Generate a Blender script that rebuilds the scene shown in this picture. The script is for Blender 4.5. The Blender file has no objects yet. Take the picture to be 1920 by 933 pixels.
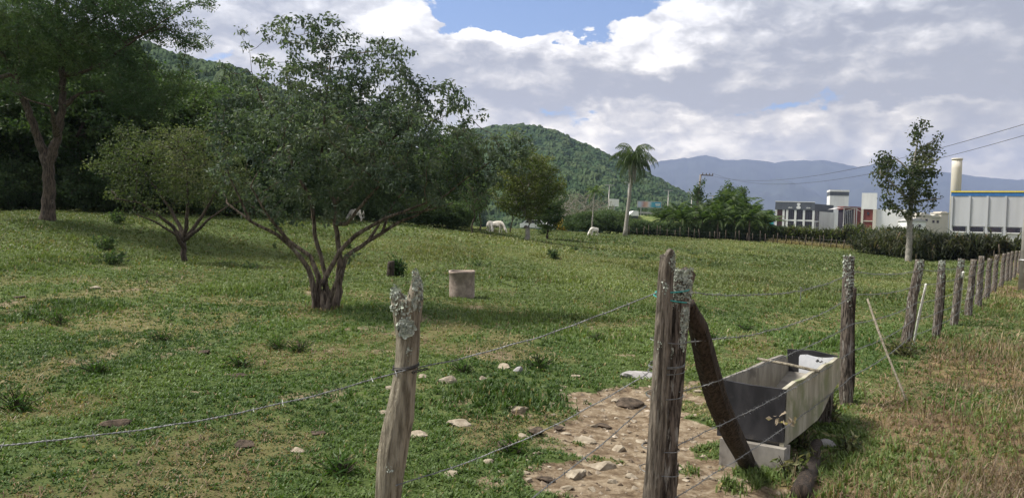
import bpy, math, random
import numpy as np
from mathutils import Vector, Matrix

# ------------------------------------------------------------------ camera, light, exposure
SC = bpy.context.scene
COL = SC.collection
FPX, CAMH = 1478.0, 1.55
cam_d = bpy.data.cameras.new('camera'); cam = bpy.data.objects.new('camera', cam_d); COL.objects.link(cam)
cam_d.sensor_width = 36; cam_d.lens = FPX / 1920 * 36; cam_d.clip_start = 0.05; cam_d.clip_end = 40000
RM = Matrix.Rotation(math.radians(90 - 1.3), 3, 'X') @ Matrix.Rotation(math.radians(2.0), 3, 'Z')
cam.matrix_world = Matrix.Translation((0, 0, CAMH)) @ RM.to_4x4()
SC.camera = cam
SUN_EL, SUN_AZ = 55.0, -82.0      # azimuth from +Y towards +X
sun_d = bpy.data.lights.new('sun', 'SUN'); sun = bpy.data.objects.new('sun', sun_d); COL.objects.link(sun)
sun_d.energy = 3.3; sun_d.angle = math.radians(14); sun_d.color = (1, .95, .86)
_e, _a = math.radians(SUN_EL), math.radians(SUN_AZ)
sdir = Vector((math.sin(_a) * math.cos(_e), math.cos(_a) * math.cos(_e), math.sin(_e)))
sun.rotation_euler = sdir.to_track_quat('Z', 'Y').to_euler()
SC.view_settings.view_transform = 'Standard'; SC.view_settings.look = 'None'
SC.view_settings.exposure = 1.22; SC.view_settings.gamma = 1.0; SC.view_settings.use_curve_mapping = False
SC.render.engine = 'CYCLES'
cy = SC.cycles
cy.use_denoising = True; cy.max_bounces = 5; cy.diffuse_bounces = 2; cy.glossy_bounces = 2
cy.transmission_bounces = 3; cy.volume_bounces = 0; cy.transparent_max_bounces = 6
cy.sample_clamp_indirect = 4; cy.caustics_reflective = False; cy.caustics_refractive = False

def PX(px, py, D):
    """point at forward distance D (world y) seen at photo pixel px,py"""
    d = RM @ Vector(((px - 960) / FPX, -(py - 466.5) / FPX, -1))
    t = D / d.y
    return Vector((d.x * t, D, CAMH + d.z * t))
def HOR(px): return 433 + math.tan(math.radians(2.0)) * (px - 960)
def AE(px, py):
    d = (RM @ Vector(((px - 960) / FPX, -(py - 466.5) / FPX, -1))).normalized()
    return math.atan2(d.x, d.y), math.asin(d.z)

# ---- world: Nishita sky with procedural clouds laid out by direction
world = bpy.data.worlds.new('World'); SC.world = world; world.use_nodes = True
nt = world.node_tree; nt.nodes.clear()
class S:
    """socket wrapper for short node maths"""
    def __init__(s, k): s.k = k
    def _m(a, op, b=None, c=None, clamp=False):
        n = a_tree.nodes.new('ShaderNodeMath'); n.operation = op; n.use_clamp = clamp
        for i, v in enumerate((a, b, c)):
            if v is None: continue
            if isinstance(v, S): a_tree.links.new(v.k, n.inputs[i])
            else: n.inputs[i].default_value = v
        return S(n.outputs[0])
    def __add__(a, b): return S._m(a, 'ADD', b)
    def __radd__(a, b): return S._m(a, 'ADD', b)
    def __sub__(a, b): return S._m(a, 'SUBTRACT', b)
    def __rsub__(a, b): return S._m(b, 'SUBTRACT', a)
    def __mul__(a, b): return S._m(a, 'MULTIPLY', b)
    def __rmul__(a, b): return S._m(a, 'MULTIPLY', b)
    def __truediv__(a, b): return S._m(a, 'DIVIDE', b)
def M1(op, a, b=None): return S._m(a, op, b)
def sstep(a, lo, hi):
    n = a_tree.nodes.new('ShaderNodeMapRange'); n.interpolation_type = 'SMOOTHSTEP'
    a_tree.links.new(a.k, n.inputs[0]); n.inputs[1].default_value = lo; n.inputs[2].default_value = hi
    return S(n.outputs[0])
def comb(x, y, z):
    n = a_tree.nodes.new('ShaderNodeCombineXYZ')
    for i, v in enumerate((x, y, z)):
        if isinstance(v, S): a_tree.links.new(v.k, n.inputs[i])
        else: n.inputs[i].default_value = v
    return n.outputs[0]
def nz(vec, scale, detail=6, rough=.55, dist=0.0, lac=2.0):
    n = a_tree.nodes.new('ShaderNodeTexNoise'); a_tree.links.new(vec, n.inputs['Vector'])
    n.inputs['Scale'].default_value = scale; n.inputs['Detail'].default_value = detail
    n.inputs['Roughness'].default_value = rough; n.inputs['Distortion'].default_value = dist
    n.inputs['Lacunarity'].default_value = lac
    return S(n.outputs[0])
a_tree = nt
def build_world():
    L = nt.links
    tc = nt.nodes.new('ShaderNodeTexCoord'); sp = nt.nodes.new('ShaderNodeSeparateXYZ'); L.new(tc.outputs['Generated'], sp.inputs[0])
    x, y, z = (S(o) for o in sp.outputs)
    az = M1('ARCTAN2', x, y); el = M1('ARCSINE', z)
    def vec(dx=0.0, dy=0.0, sy=1.8):
        return comb(az + dx, (el + dy) * sy, z * 0.4)
    def ngrid(v_, scale, detail, rough, dist=0.0):
        return nz(v_, scale, detail, rough, dist)
    wa = nz(vec(3.1), 7.0, 5, .55) - .5; wb = nz(vec(0, 5.7), 7.0, 5, .55) - .5
    wa2 = nz(vec(1.7), 19.0, 6, .62) - .5; wb2 = nz(vec(0, 2.3), 19.0, 6, .62) - .5
    azw = az + wa * .16 + wa2 * .10; elw = el + wb * .085 + wb2 * .075
    def g(px, py, rx, ry, w, rot=0):
        a, e = AE(px, py)
        u = (azw - a); v = (elw - e)
        if rot:
            c, s_ = math.cos(math.radians(rot)), math.sin(math.radians(rot))
            u, v = u * c + v * s_, v * c - u * s_
        q = M1('POWER', M1('ABSOLUTE', u / (rx / FPX)), 2.0) + M1('POWER', M1('ABSOLUTE', v / (ry / FPX)), 2.0)
        return M1('EXPONENT', q * -1.0) * w
    def billow(dx, dy):
        v_ = comb(azw * .25 + az * .75 + dx, (elw * .25 + el * .75 + dy) * 1.9, z * .4)
        b1 = M1('ABSOLUTE', nz(v_, 6.0, 2, .5) - .5) * 2.0
        b2 = M1('ABSOLUTE', nz(v_, 15.0, 3, .55) - .5) * 2.0
        b3 = M1('ABSOLUTE', nz(v_, 38.0, 4, .6) - .5) * 2.0
        return b1 * .75 + b2 * .42 + b3 * .16
    n_big = nz(vec(), 3.0, 3, .5)
    n_det = nz(vec(), 9.0, 10, .60, .10)
    B0 = billow(0, 0); B1 = billow(-.012, .022)
    cover = .34 + (n_big - .5) * .40
    for a in CLEAR: cover = cover - g(*a)
    for a in FILL: cover = cover + g(*a)
    dens = cover + (n_det - .5) * .40 + (B0 - .33) * .55
    alpha = sstep(dens, 0.0, .09)
    # light: flanks facing up and sunwards bright, undersides and thick bases grey
    lit = .58 + (B0 - B1) * 1.5 + (B0 - .40) * .50 + (n_det - .5) * .45 + (n_big - .5) * .25 - sstep(dens, .10, .8) * .10
    for a in DARKC: lit = lit - g(*a)
    for a in LIGHTC: lit = lit + g(*a)
    lit = sstep(lit, .0, 1.15)
    cr = nt.nodes.new('ShaderNodeValToRGB'); L.new(lit.k, cr.inputs[0])
    e = cr.color_ramp.elements
    e[0].position = 0; e[0].color = (.235, .24, .25, 1)
    e[1].position = 1; e[1].color = (.86, .84, .81, 1)
    m = e.new(.5); m.color = (.475, .468, .455, 1)
    low = sstep(el, .30, .04)                                        # clouds near the horizon are brighter and warmer
    wm = nt.nodes.new('ShaderNodeMix'); wm.data_type = 'RGBA'; L.new(low.k, wm.inputs[0]); wm.inputs[6].default_value = (1, 1, 1, 1); wm.inputs[7].default_value = (1.50, 1.34, .98, 1)
    mu = nt.nodes.new('ShaderNodeVectorMath'); mu.operation = 'MULTIPLY'; L.new(cr.outputs[0], mu.inputs[0]); L.new(wm.outputs[2], mu.inputs[1])
    sc = nt.nodes.new('ShaderNodeVectorMath'); sc.operation = 'SCALE'; L.new(mu.outputs[0], sc.inputs[0]); sc.inputs['Scale'].default_value = CLOUD_K / WORLD_STR
    sky = nt.nodes.new('ShaderNodeTexSky'); sky.sky_type = 'NISHITA'; sky.sun_disc = False
    sky.sun_elevation = math.radians(SUN_EL); sky.sun_rotation = math.radians(SUN_AZ)
    sky.air_density = 1.0; sky.dust_density = .6; sky.ozone_density = 1.5
    skm = nt.nodes.new('ShaderNodeVectorMath'); skm.operation = 'MULTIPLY'; L.new(sky.outputs[0], skm.inputs[0]); skm.inputs[1].default_value = (.52, .57, .66)
    mx = nt.nodes.new('ShaderNodeMix'); mx.data_type = 'RGBA'
    L.new(alpha.k, mx.inputs[0]); L.new(skm.outputs[0], mx.inputs[6]); L.new(sc.outputs[0], mx.inputs[7])
    bg = nt.nodes.new('ShaderNodeBackground'); bg.inputs[1].default_value = WORLD_STR
    L.new(mx.outputs[2], bg.inputs[0])
    out = nt.nodes.new('ShaderNodeOutputWorld'); L.new(bg.outputs[0], out.inputs[0])
WORLD_STR = 0.1; CLOUD_K = 0.80
CLEAR = [(1040, 18, 190, 62, .85), (900, 10, 110, 50, .4), (1470, 205, 170, 15, .26, -2), (1620, 195, 90, 20, .2), (1100, 236, 50, 28, .32), (1440, 225, 90, 20, .16), (1020, 205, 60, 16, .25), (420, 60, 40, 60, .16), (395, 100, 50, 50, .2)]
FILL = [(1400, 110, 600, 70, .35), (640, 60, 260, 90, .4), (1300, 15, 300, 25, -.02), (1700, 20, 300, 60, .45), (1300, 230, 200, 40, .1), (1750, 250, 300, 50, .25), (1000, 110, 150, 40, .25)]
DARKC = [(1300, 160, 330, 30, .42, 0), (1750, 178, 260, 34, .46, 2), (1100, 185, 200, 26, .22), (1700, 30, 300, 40, .18), (560, 90, 150, 50, .10), (1880, 130, 160, 60, .16), (1200, 20, 60, 10, .0), (1830, 290, 160, 40, .14)]
LIGHTC = [(960, 62, 170, 30, .36), (1250, 70, 120, 34, .32), (1150, 95, 260, 25, .14), (760, 20, 90, 40, .22), (1560, 90, 130, 26, .14), (1400, 235, 240, 26, .26), (1750, 205, 150, 14, .34), (1290, 275, 90, 14, .25), (1100, 225, 40, 16, .2), (1000, 205, 30, 10, .2)]
build_world()

# ------------------------------------------------------------------ helpers
ORD = ['first', 'second', 'third', 'fourth', 'fifth', 'sixth', 'seventh', 'eighth', 'ninth', 'tenth', 'eleventh', 'twelfth', 'thirteenth', 'fourteenth', 'fifteenth', 'sixteenth', 'seventeenth', 'eighteenth', 'nineteenth', 'twentieth', 'twenty-first', 'twenty-second', 'twenty-third', 'twenty-fourth', 'twenty-fifth', 'twenty-sixth']
RNG = np.random.default_rng(7)
def ordw(n):
    """ordinal word for 1..99"""
    if n <= 20: return ORD[n - 1]
    t = ['twenty', 'thirty', 'forty', 'fifty', 'sixty', 'seventy', 'eighty', 'ninety'][n // 10 - 2]
    return t[:-1] + 'ieth' if n % 10 == 0 else t + '-' + ORD[n % 10 - 1]
def tag(o, label=None, cat=None, group=None, kind=None):
    if label: o['label'] = label
    if cat: o['category'] = cat
    if group: o['group'] = group
    if kind: o['kind'] = kind
    return o
def empty(name, loc=(0, 0, 0), rz=0):
    o = bpy.data.objects.new(name, None); COL.objects.link(o); o.location = loc; o.rotation_euler.z = rz
    o.empty_display_size = .2
    return o
def copy_tree(o, parent=None):
    c = o.copy(); COL.objects.link(c)
    if parent: c.parent = parent
    for ch in o.children: copy_tree(ch, c)
    return c
def mesh_np(name, V, Q=None, T=None, mat=None, parent=None, col=None, smooth=False, loc=None):
    V = np.asarray(V, np.float32).reshape(-1, 3)
    if loc is not None: V = V - np.asarray(loc, np.float32)
    me = bpy.data.meshes.new(name)
    nq = 0 if Q is None else len(Q); ntt = 0 if T is None else len(T)
    me.vertices.add(len(V)); me.vertices.foreach_set('co', V.ravel())
    parts, starts, tot = [], [], []
    if nq: parts.append(np.asarray(Q, np.int32).ravel()); starts.append(np.arange(nq) * 4); tot.append(np.full(nq, 4))
    if ntt: parts.append(np.asarray(T, np.int32).ravel()); starts.append(nq * 4 + np.arange(ntt) * 3); tot.append(np.full(ntt, 3))
    lv = np.concatenate(parts)
    me.loops.add(len(lv)); me.loops.foreach_set('vertex_index', lv.astype(np.int32))
    me.polygons.add(nq + ntt)
    me.polygons.foreach_set('loop_start', np.concatenate(starts).astype(np.int32))
    me.polygons.foreach_set('loop_total', np.concatenate(tot).astype(np.int32))
    me.polygons.foreach_set('use_smooth', np.full(nq + ntt, bool(smooth)))
    if col is not None:
        ca = me.color_attributes.new('Col', 'FLOAT_COLOR', 'POINT')
        c4 = np.ones((len(V), 4), np.float32); c4[:, :3] = col; ca.data.foreach_set('color', c4.ravel())
    me.update(calc_edges=True); me.validate()
    if mat: me.materials.append(mat)
    o = bpy.data.objects.new(name, me); COL.objects.link(o)
    if loc is not None and parent is None: o.location = loc
    if parent: o.parent = parent      # parts share their thing's origin
    return o
class MB:
    def __init__(s): s.V = []; s.Q = []; s.T = []; s.n = 0
    def add(s, V, Q=None, T=None):
        V = np.asarray(V, float).reshape(-1, 3)
        if Q is not None and len(Q): s.Q.append(np.asarray(Q) + s.n)
        if T is not None and len(T): s.T.append(np.asarray(T) + s.n)
        s.V.append(V); s.n += len(V)
    def box(s, c, size, R=None, taper=1.0):
        h = np.array(size) / 2
        v = np.array([[x, y, z] for z in (-1, 1) for y in (-1, 1) for x in (-1, 1)], float)
        v[4:, :2] *= taper
        v = v * h
        if R is not None: v = v @ np.array(R).T
        s.add(v + np.array(c), [[0, 2, 3, 1], [4, 5, 7, 6], [0, 1, 5, 4], [2, 6, 7, 3], [0, 4, 6, 2], [1, 3, 7, 5]])
    def prism(s, poly, t, org, ux, uz, un):
        """polygon (list of 2D) in plane ux,uz extruded by t along un"""
        org, ux, uz, un = (np.array(a, float) for a in (org, ux, uz, un)); n = len(poly)
        a = np.array([org + p[0] * ux + p[1] * uz for p in poly]); b = a + un * t
        V = np.vstack([a, b]); Q = [[i, (i + 1) % n, n + (i + 1) % n, n + i] for i in range(n)]
        c = len(V); V = np.vstack([V, a.mean(0), b.mean(0)])
        T = [[c, (i + 1) % n, i] for i in range(n)] + [[c + 1, n + i, n + (i + 1) % n] for i in range(n)]
        s.add(V, Q, T)
    def tube(s, P, R, n=6, caps=True, wob=None):
        P = np.asarray(P, float); k = len(P); R = np.broadcast_to(np.asarray(R, float), (k,))
        T = np.gradient(P, axis=0); T /= np.linalg.norm(T, axis=1)[:, None] + 1e-9
        ref = np.array([0, 0, 1.]) if abs(T[:, 2]).mean() < .8 else np.array([1., 0, 0])
        A = np.cross(T, ref); A /= np.linalg.norm(A, axis=1)[:, None] + 1e-9; B = np.cross(T, A)
        th = np.arange(n) * 2 * np.pi / n
        rr = R[:, None] * np.ones(n)[None]
        if wob is not None: rr = rr * wob(np.arange(k)[:, None] / max(1, k - 1), th[None, :])
        V = P[:, None] + rr[..., None] * (np.cos(th)[None, :, None] * A[:, None] + np.sin(th)[None, :, None] * B[:, None])
        i = np.arange(k - 1)[:, None] * n; j = np.arange(n)[None]; j2 = (j + 1) % n
        Q = np.stack([i + j, i + j2, i + n + j2, i + n + j], -1).reshape(-1, 4)
        V = V.reshape(-1, 3); Tt = []
        if caps:
            V = np.vstack([V, P[0], P[-1]]); c = k * n
            Tt = [[c, (q + 1) % n, q] for q in range(n)] + [[c + 1, (k - 1) * n + q, (k - 1) * n + (q + 1) % n] for q in range(n)]
        s.add(V, Q, Tt)
    def build(s, name, mat, parent=None, smooth=False, loc=None):
        return mesh_np(name, np.vstack(s.V), np.vstack(s.Q) if s.Q else None, np.vstack(s.T) if s.T else None, mat, parent, None, smooth, loc)

def vn(x, y, seed=0):
    """2D value noise 0..1"""
    xi = np.floor(x).astype(np.int64); yi = np.floor(y).astype(np.int64); fx = x - xi; fy = y - yi
    def h(a, b):
        q = (a * 374761393 + b * 668265263 + seed * 974634777) & 0xffffffff
        q = ((q ^ (q >> 13)) * 1274126177) & 0xffffffff
        return ((q ^ (q >> 16)) & 0xffff) / 65535.0
    u = fx * fx * (3 - 2 * fx); v = fy * fy * (3 - 2 * fy)
    return (h(xi, yi) * (1 - u) + h(xi + 1, yi) * u) * (1 - v) + (h(xi, yi + 1) * (1 - u) + h(xi + 1, yi + 1) * u) * v
def fbm(x, y, o=4, seed=0):
    s = 0; a = .5; t = 0
    for k in range(o):
        s = s + a * vn(x * 2 ** k + k * 17.3, y * 2 ** k - k * 9.1, seed + k); t += a; a *= .5
    return s / t
def sm(a, lo, hi):
    t = np.clip((a - lo) / (hi - lo), 0, 1); return t * t * (3 - 2 * t)

# ---- terrain height
_ctl = [(345, 495, 25), (85, 412, 30), (0, 399, 42), (400, 404, 42), (600, 410, 48), (865, 556, 18.3), (740, 520, 21.5), (925, 440, 60),
        (1113, 444, 80), (1172, 442, 88), (1300, 446, 98), (1400, 452, 92), (1703, 490, 62), (1500, 458, 92), (1600, 468, 84), (1800, 484, 66), (1890, 492, 56),
        (1915, 545, 29), (985, 450, 56), (-200, 398, 38), (-400, 400, 34), (780, 424, 52), (60, 470, 20)]
_C = [tuple(PX(a, b, d)) for a, b, d in _ctl]
for yy in (-12, -4, 3, 8, 13):
    for xx in (-14, -6, 0, 6, 14): _C.append((xx + .1 * yy, yy, 0.0))
_C += [(x, 12 + abs(x) * .4, 0) for x in (18, 30)] + [(22, 33, -.02), (32, 48, 0), (60, 70, .3)]
_C += [(x, 150, 1.6) for x in (-120, -60, 0, 60, 120)] + [(-70, 60, 2.2), (-60, 20, 1.4), (70, 20, 0)]
_C = np.array(_C)
def _U(r2): return np.where(r2 > 0, r2 * np.log(r2 + 1e-9), 0)
def _tps():
    n = len(_C); X = _C[:, :2]
    K = _U(((X[:, None] - X[None]) ** 2).sum(-1)) + np.eye(n) * 8.0
    Pm = np.hstack([np.ones((n, 1)), X]); A = np.zeros((n + 3, n + 3)); A[:n, :n] = K; A[:n, n:] = Pm; A[n:, :n] = Pm.T
    return np.linalg.solve(A, np.concatenate([_C[:, 2], np.zeros(3)]))
_w = _tps()
def zlow(x, y):
    x = np.asarray(x, float); y = np.asarray(y, float); sh = x.shape; q = np.stack([np.clip(x, -120, 120).ravel(), np.clip(y, -15, 150).ravel()], 1)
    out = np.empty(len(q))
    for i in range(0, len(q), 60000):
        b = q[i:i + 60000]; r2 = ((b[:, None] - _C[None, :, :2]) ** 2).sum(-1)
        out[i:i + 60000] = _U(r2) @ _w[:-3] + _w[-3] + b @ _w[-2:]
    r = np.hypot(q[:, 0], q[:, 1]); f = sm(r, 105, 150)
    return (out * (1 - f) + 1.6 * f).reshape(sh)
def dirt(x, y):
    """bare soil of the gateway, 0..1"""
    cx = .84 + (y - 4.5) * .10
    w = .94 - .06 * (y - 4.5)
    e = 1 - np.abs(x - cx) / np.maximum(w, .1)
    e = np.minimum(e, (8.2 - y) / 1.6)
    e = e + (fbm(x * 2.4, y * 2.4, 5, 3) - .5) * 2.0
    spots = sm(fbm(x * 1.3 + 4, y * 1.0, 4, 21), .66, .72) * sm(y, 3, 5) * (1 - sm(y, 16, 30))
    return np.clip(np.maximum(sm(e, -.05, .50), spots * .5), 0, 1)
def fence_side(x, y): return x - (.65 + .66 * (y - 3.3))
def verge(x, y):
    s = fence_side(x, y) + (fbm(x * 1.1, y * .9, 4, 5) - .5) * 1.6
    e = sm(s, -.15, .45)
    gr = sm(fbm(x * .55 + 3, y * .5 + 1, 3, 9), .46, .62)            # green islands in the verge
    e2 = e * (1 - gr * .7 * sm(y, 6.5, 9))
    return np.clip(e2, 0, 1)
def gz(x, y):
    x = np.asarray(x, float); y = np.asarray(y, float)
    r = np.hypot(x, y); f = 1 - sm(r, 40, 120)
    b = (fbm(x * .9, y * .9, 4, 11) - .5) * .11 * f + (fbm(x * 5, y * 5, 3, 12) - .5) * .045 * f
    return zlow(x, y) + b * (1 - .35 * dirt(x, y)) - dirt(x, y) * .03
def gz1(x, y): return float(gz(np.array([x]), np.array([y]))[0])
def GP(px, py):
    """ground point seen at a photo pixel"""
    d = RM @ Vector(((px - 960) / FPX, -(py - 466.5) / FPX, -1)); D = 2.0
    ys = np.concatenate([np.arange(2, 30, .05), np.arange(30, 130, .25)])
    xs = d.x / d.y * ys; zs = CAMH + d.z / d.y * ys; g = gz(xs, ys)
    k = np.argmax(zs < g); k = k if zs[k] < g[k] else len(ys) - 1
    return Vector((xs[k], ys[k], float(g[k])))
def GD(px, D):
    """ground point in the image column px at forward distance D"""
    p = PX(px, HOR(px), D); return Vector((p.x, D, gz1(p.x, D)))

# ------------------------------------------------------------------ materials
def new_mat(name):
    global a_tree
    m = bpy.data.materials.new(name); m.use_nodes = True; a_tree = m.node_tree
    b = m.node_tree.nodes['Principled BSDF']
    return m, m.node_tree, b
def pmat(name, c1, c2, scale=5, stretch=(1, 1, 1), rough=.85, bump=.3, c3=None, c3_scale=1.5, c3_lo=.55, c3_hi=.65, c3_st=False, metal=0, spec=.3, bdist=.01, lo=.35, hi=.65, detail=8):
    m, t, b = new_mat(name)
    tc = t.nodes.new('ShaderNodeTexCoord'); mp = t.nodes.new('ShaderNodeMapping'); mp.inputs['Scale'].default_value = stretch
    t.links.new(tc.outputs['Object'], mp.inputs[0])
    n = nz(mp.outputs[0], scale, detail, .62, .2)
    f = sstep(n, lo, hi)
    mx = t.nodes.new('ShaderNodeMix'); mx.data_type = 'RGBA'; t.links.new(f.k, mx.inputs[0]); mx.inputs[6].default_value = (*c1, 1); mx.inputs[7].default_value = (*c2, 1)
    out = mx.outputs[2]
    if c3:
        n3 = nz(mp.outputs[0] if c3_st else tc.outputs['Object'], c3_scale, 7, .6, .3); f3 = sstep(n3, c3_lo, c3_hi)
        m3 = t.nodes.new('ShaderNodeMix'); m3.data_type = 'RGBA'; t.links.new(f3.k, m3.inputs[0]); t.links.new(out, m3.inputs[6]); m3.inputs[7].default_value = (*c3, 1); out = m3.outputs[2]
    t.links.new(out, b.inputs['Base Color']); b.inputs['Roughness'].default_value = rough; b.inputs['Metallic'].default_value = metal
    b.inputs['Specular IOR Level'].default_value = spec
    if bump:
        bp = t.nodes.new('ShaderNodeBump'); bp.inputs['Strength'].default_value = bump; bp.inputs['Distance'].default_value = bdist
        nb = nz(mp.outputs[0], scale * 2.3, 8, .65); t.links.new(nb.k, bp.inputs['Height']); t.links.new(bp.outputs[0], b.inputs['Normal'])
    return m
def leafmat(name, transl=.38, rough=.5, spec=.22, gain=1.0, tint=(1.15, 1.25, .6)):
    m, t, b = new_mat(name)
    at = t.nodes.new('ShaderNodeAttribute'); at.attribute_name = 'Col'
    b.inputs['Roughness'].default_value = rough; b.inputs['Specular IOR Level'].default_value = spec
    t.links.new(at.outputs['Color'], b.inputs['Base Color'])
    tr = t.nodes.new('ShaderNodeBsdfTranslucent')
    mu = t.nodes.new('ShaderNodeMix'); mu.data_type = 'RGBA'; mu.blend_type = 'MULTIPLY'; mu.inputs[0].default_value = 1
    t.links.new(at.outputs['Color'], mu.inputs[6]); mu.inputs[7].default_value = (*tint, 1); t.links.new(mu.outputs[2], tr.inputs[0])
    ms = t.nodes.new('ShaderNodeMixShader'); ms.inputs[0].default_value = transl
    t.links.new(b.outputs[0], ms.inputs[1]); t.links.new(tr.outputs[0], ms.inputs[2])
    t.links.new(ms.outputs[0], t.nodes['Material Output'].inputs[0])
    return m
MT = {}
MT['leaf'] = leafmat('foliage'); MT['grass'] = leafmat('grass_blades', .3, .5, .2)
MT['wood'] = pmat('weathered_wood', (.030, .023, .018), (.20, .165, .135), 11, (7, 7, 1.0), .9, 1.0, (.36, .345, .31), 6, .56, .62, True, bdist=.02, lo=.38, hi=.62)
MT['wood_pale'] = pmat('bleached_wood', (.12, .10, .07), (.36, .32, .245), 9, (7, 7, .9), .9, 1.0, (.20, .19, .055), 3.0, .60, .74, bdist=.02, lo=.30, hi=.62)
MT['wood_slab'] = pmat('split_grey_wood', (.055, .045, .034), (.24, .205, .165), 10, (7, 7, .9), .9, 1.0, (.33, .31, .26), 6, .58, .66, True, bdist=.02)
MT['wood_dark'] = pmat('dark_damp_wood', (.012, .009, .007), (.075, .055, .042), 9, (6, 6, .6), .85, 1.0, (.2, .19, .16), 7, .68, .74, bdist=.02)
MT['bark'] = pmat('bark', (.038, .028, .021), (.20, .16, .125), 7, (3, 3, .7), .95, 1.0, (.28, .25, .21), 3, .60, .72, bdist=.03)
MT['bark_dark'] = pmat('dark_bark', (.03, .024, .019), (.115, .09, .068), 7, (3, 3, .7), .95, 1.0, (.2, .18, .15), 3, .62, .74, bdist=.03)
MT['bark_pale'] = pmat('pale_bark', (.16, .145, .125), (.36, .34, .30), 7, (3, 3, 1.5), .95, .6, bdist=.02)
MT['lichen'] = pmat('lichen', (.22, .25, .205), (.46, .49, .43), 60, (1, 1, 1), .95, .8, (.45, .50, .40), 30, bdist=.004)
MT['concrete'] = pmat('concrete', (.20, .16, .135), (.34, .28, .24), 6, (1, 1, 1), .95, .6, (.13, .10, .085), 3, .55, .7, bdist=.01)
MT['pole'] = pmat('pole_concrete', (.34, .32, .30), (.48, .46, .43), 3, (1, 1, 1), .95, .3)
MT['wire'] = pmat('galvanised_wire', (.10, .105, .105), (.26, .265, .265), 40, (1, 1, 1), .55, 0, metal=.5)
MT['wire_dark'] = pmat('dark_wire', (.03, .03, .03), (.07, .065, .06), 40, (1, 1, 1), .6, 0, metal=.3)
MT['twine'] = pmat('blue_green_twine', (.02, .20, .19), (.05, .34, .31), 60, (1, 1, 1), .8, 0)
MT['stone'] = pmat('stone', (.20, .165, .12), (.38, .33, .255), 9, (1, 1, 1), .95, .8, (.16, .13, .10), 5, .55, .7, bdist=.01)
MT['stone_grey'] = pmat('grey_stone', (.22, .21, .205), (.36, .345, .34), 9, (1, 1, 1), .95, .8, bdist=.01)
MT['dung'] = pmat('dry_dung', (.032, .024, .017), (.105, .078, .056), 20, (1, 1, 1), 1, 1, bdist=.02)
MT['white'] = pmat('white_wall', (.68, .68, .68), (.78, .78, .77), .6, (1, 1, .2), .8, 0)
MT['cream'] = pmat('cream_wall', (.50, .465, .40), (.58, .54, .47), .6, (1, 1, .2), .8, 0)
MT['grey_dark'] = pmat('dark_grey_cladding', (.085, .095, .115), (.115, .125, .15), 1.0, (1, 1, .3), .6, 0)
MT['grey_light'] = pmat('light_grey_panel', (.40, .41, .43), (.47, .48, .50), .5, (1, 1, .1), .7, 0)
MT['red'] = pmat('dark_red_wall', (.17, .045, .04), (.22, .06, .05), 1, (1, 1, 1), .7, 0)
MT['glass'] = pmat('dark_glass', (.012, .013, .022), (.03, .02, .03), .5, (1, 1, 1), .15, 0, spec=.6)
MT['glass_red'] = pmat('reddish_glass', (.06, .015, .018), (.12, .03, .03), .4, (1, 1, 1), .3, 0, spec=.5)
MT['blue'] = pmat('blue_band', (.03, .13, .34), (.04, .16, .40), 1, (1, 1, 1), .6, 0)
MT['yellow'] = pmat('yellow_band', (.65, .52, .05), (.72, .58, .08), 1, (1, 1, 1), .6, 0)
MT['turq'] = pmat('turquoise_wall', (.05, .40, .45), (.08, .46, .50), 1, (1, 1, 1), .6, 0)
MT['roof_grey'] = pmat('grey_sheet_roof', (.35, .34, .34), (.46, .45, .45), 1, (1, 1, 1), .6, 0)
MT['metal'] = pmat('grey_metal', (.3, .3, .3), (.42, .42, .42), 3, (1, 1, 1), .5, 0, metal=.4)
MT['white_stick'] = pmat('white_painted_stick', (.55, .54, .50), (.72, .71, .67), 9, (4, 4, 1), .8, .3)
MT['cow'] = pmat('cow_hide', (.66, .60, .52), (.80, .76, .70), 3, (1, 1, 1), .9, .3)
MT['horn'] = pmat('hoof_horn', (.05, .04, .035), (.12, .10, .09), 3, (1, 1, 1), .7, 0)

def leaf_quads(P, size, aspect=.5, rng=RNG, droop=.3, tilt=None, cols=None, jit=.35, upbias=.5):
    """rhombic leaves at P; returns V,Q,col"""
    n = len(P); size = np.broadcast_to(size, (n,)) * (1 + jit * (rng.random(n) * 2 - 1))
    a = rng.random(n) * 2 * np.pi; e = (rng.random(n) - .5) * 2.2 - droop
    d = np.stack([np.cos(a) * np.cos(e), np.sin(a) * np.cos(e), np.sin(e)], 1)
    r = rng.normal(size=(n, 3)); r[:, 2] *= .5; s = np.cross(d, r + [0, 0, upbias]); s /= np.linalg.norm(s, axis=1)[:, None] + 1e-9
    nn = np.cross(s, d)
    L = size[:, None]; W = L * aspect * .5
    V = np.stack([P, P + d * L * .5 + s * W + nn * L * .06, P + d * L - nn * L * .08, P + d * L * .5 - s * W + nn * L * .06], 1)
    Q = np.arange(n * 4).reshape(n, 4)
    c = None if cols is None else np.repeat(cols, 4, 0)
    return V.reshape(-1, 3), Q, c
def pal(n, cols, rng, P=None, sc=1.0, var=.25, seed=0, w=.6):
    """mix of palette colours, clumped in space plus per-leaf variation"""
    cols = np.array(cols, float); k = len(cols) - 1
    t = rng.random(n)
    if P is not None:
        nn = (vn(P[:, 0] * sc + P[:, 2] * .7 * sc, P[:, 1] * sc - P[:, 2] * .9 * sc, seed) + vn(P[:, 0] * sc * 2.3 + 5, P[:, 2] * sc * 2.3, seed + 1)) / 2
        t = t * (1 - w) + w * sm(nn, .25, .75)
    t = np.clip(t, 0, .9999) * k; i = t.astype(int); f = (t - i)[:, None]
    c = cols[i] * (1 - f) + cols[i + 1] * f
    return c * (1 + var * (rng.random((n, 1)) * 2 - 1))
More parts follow.
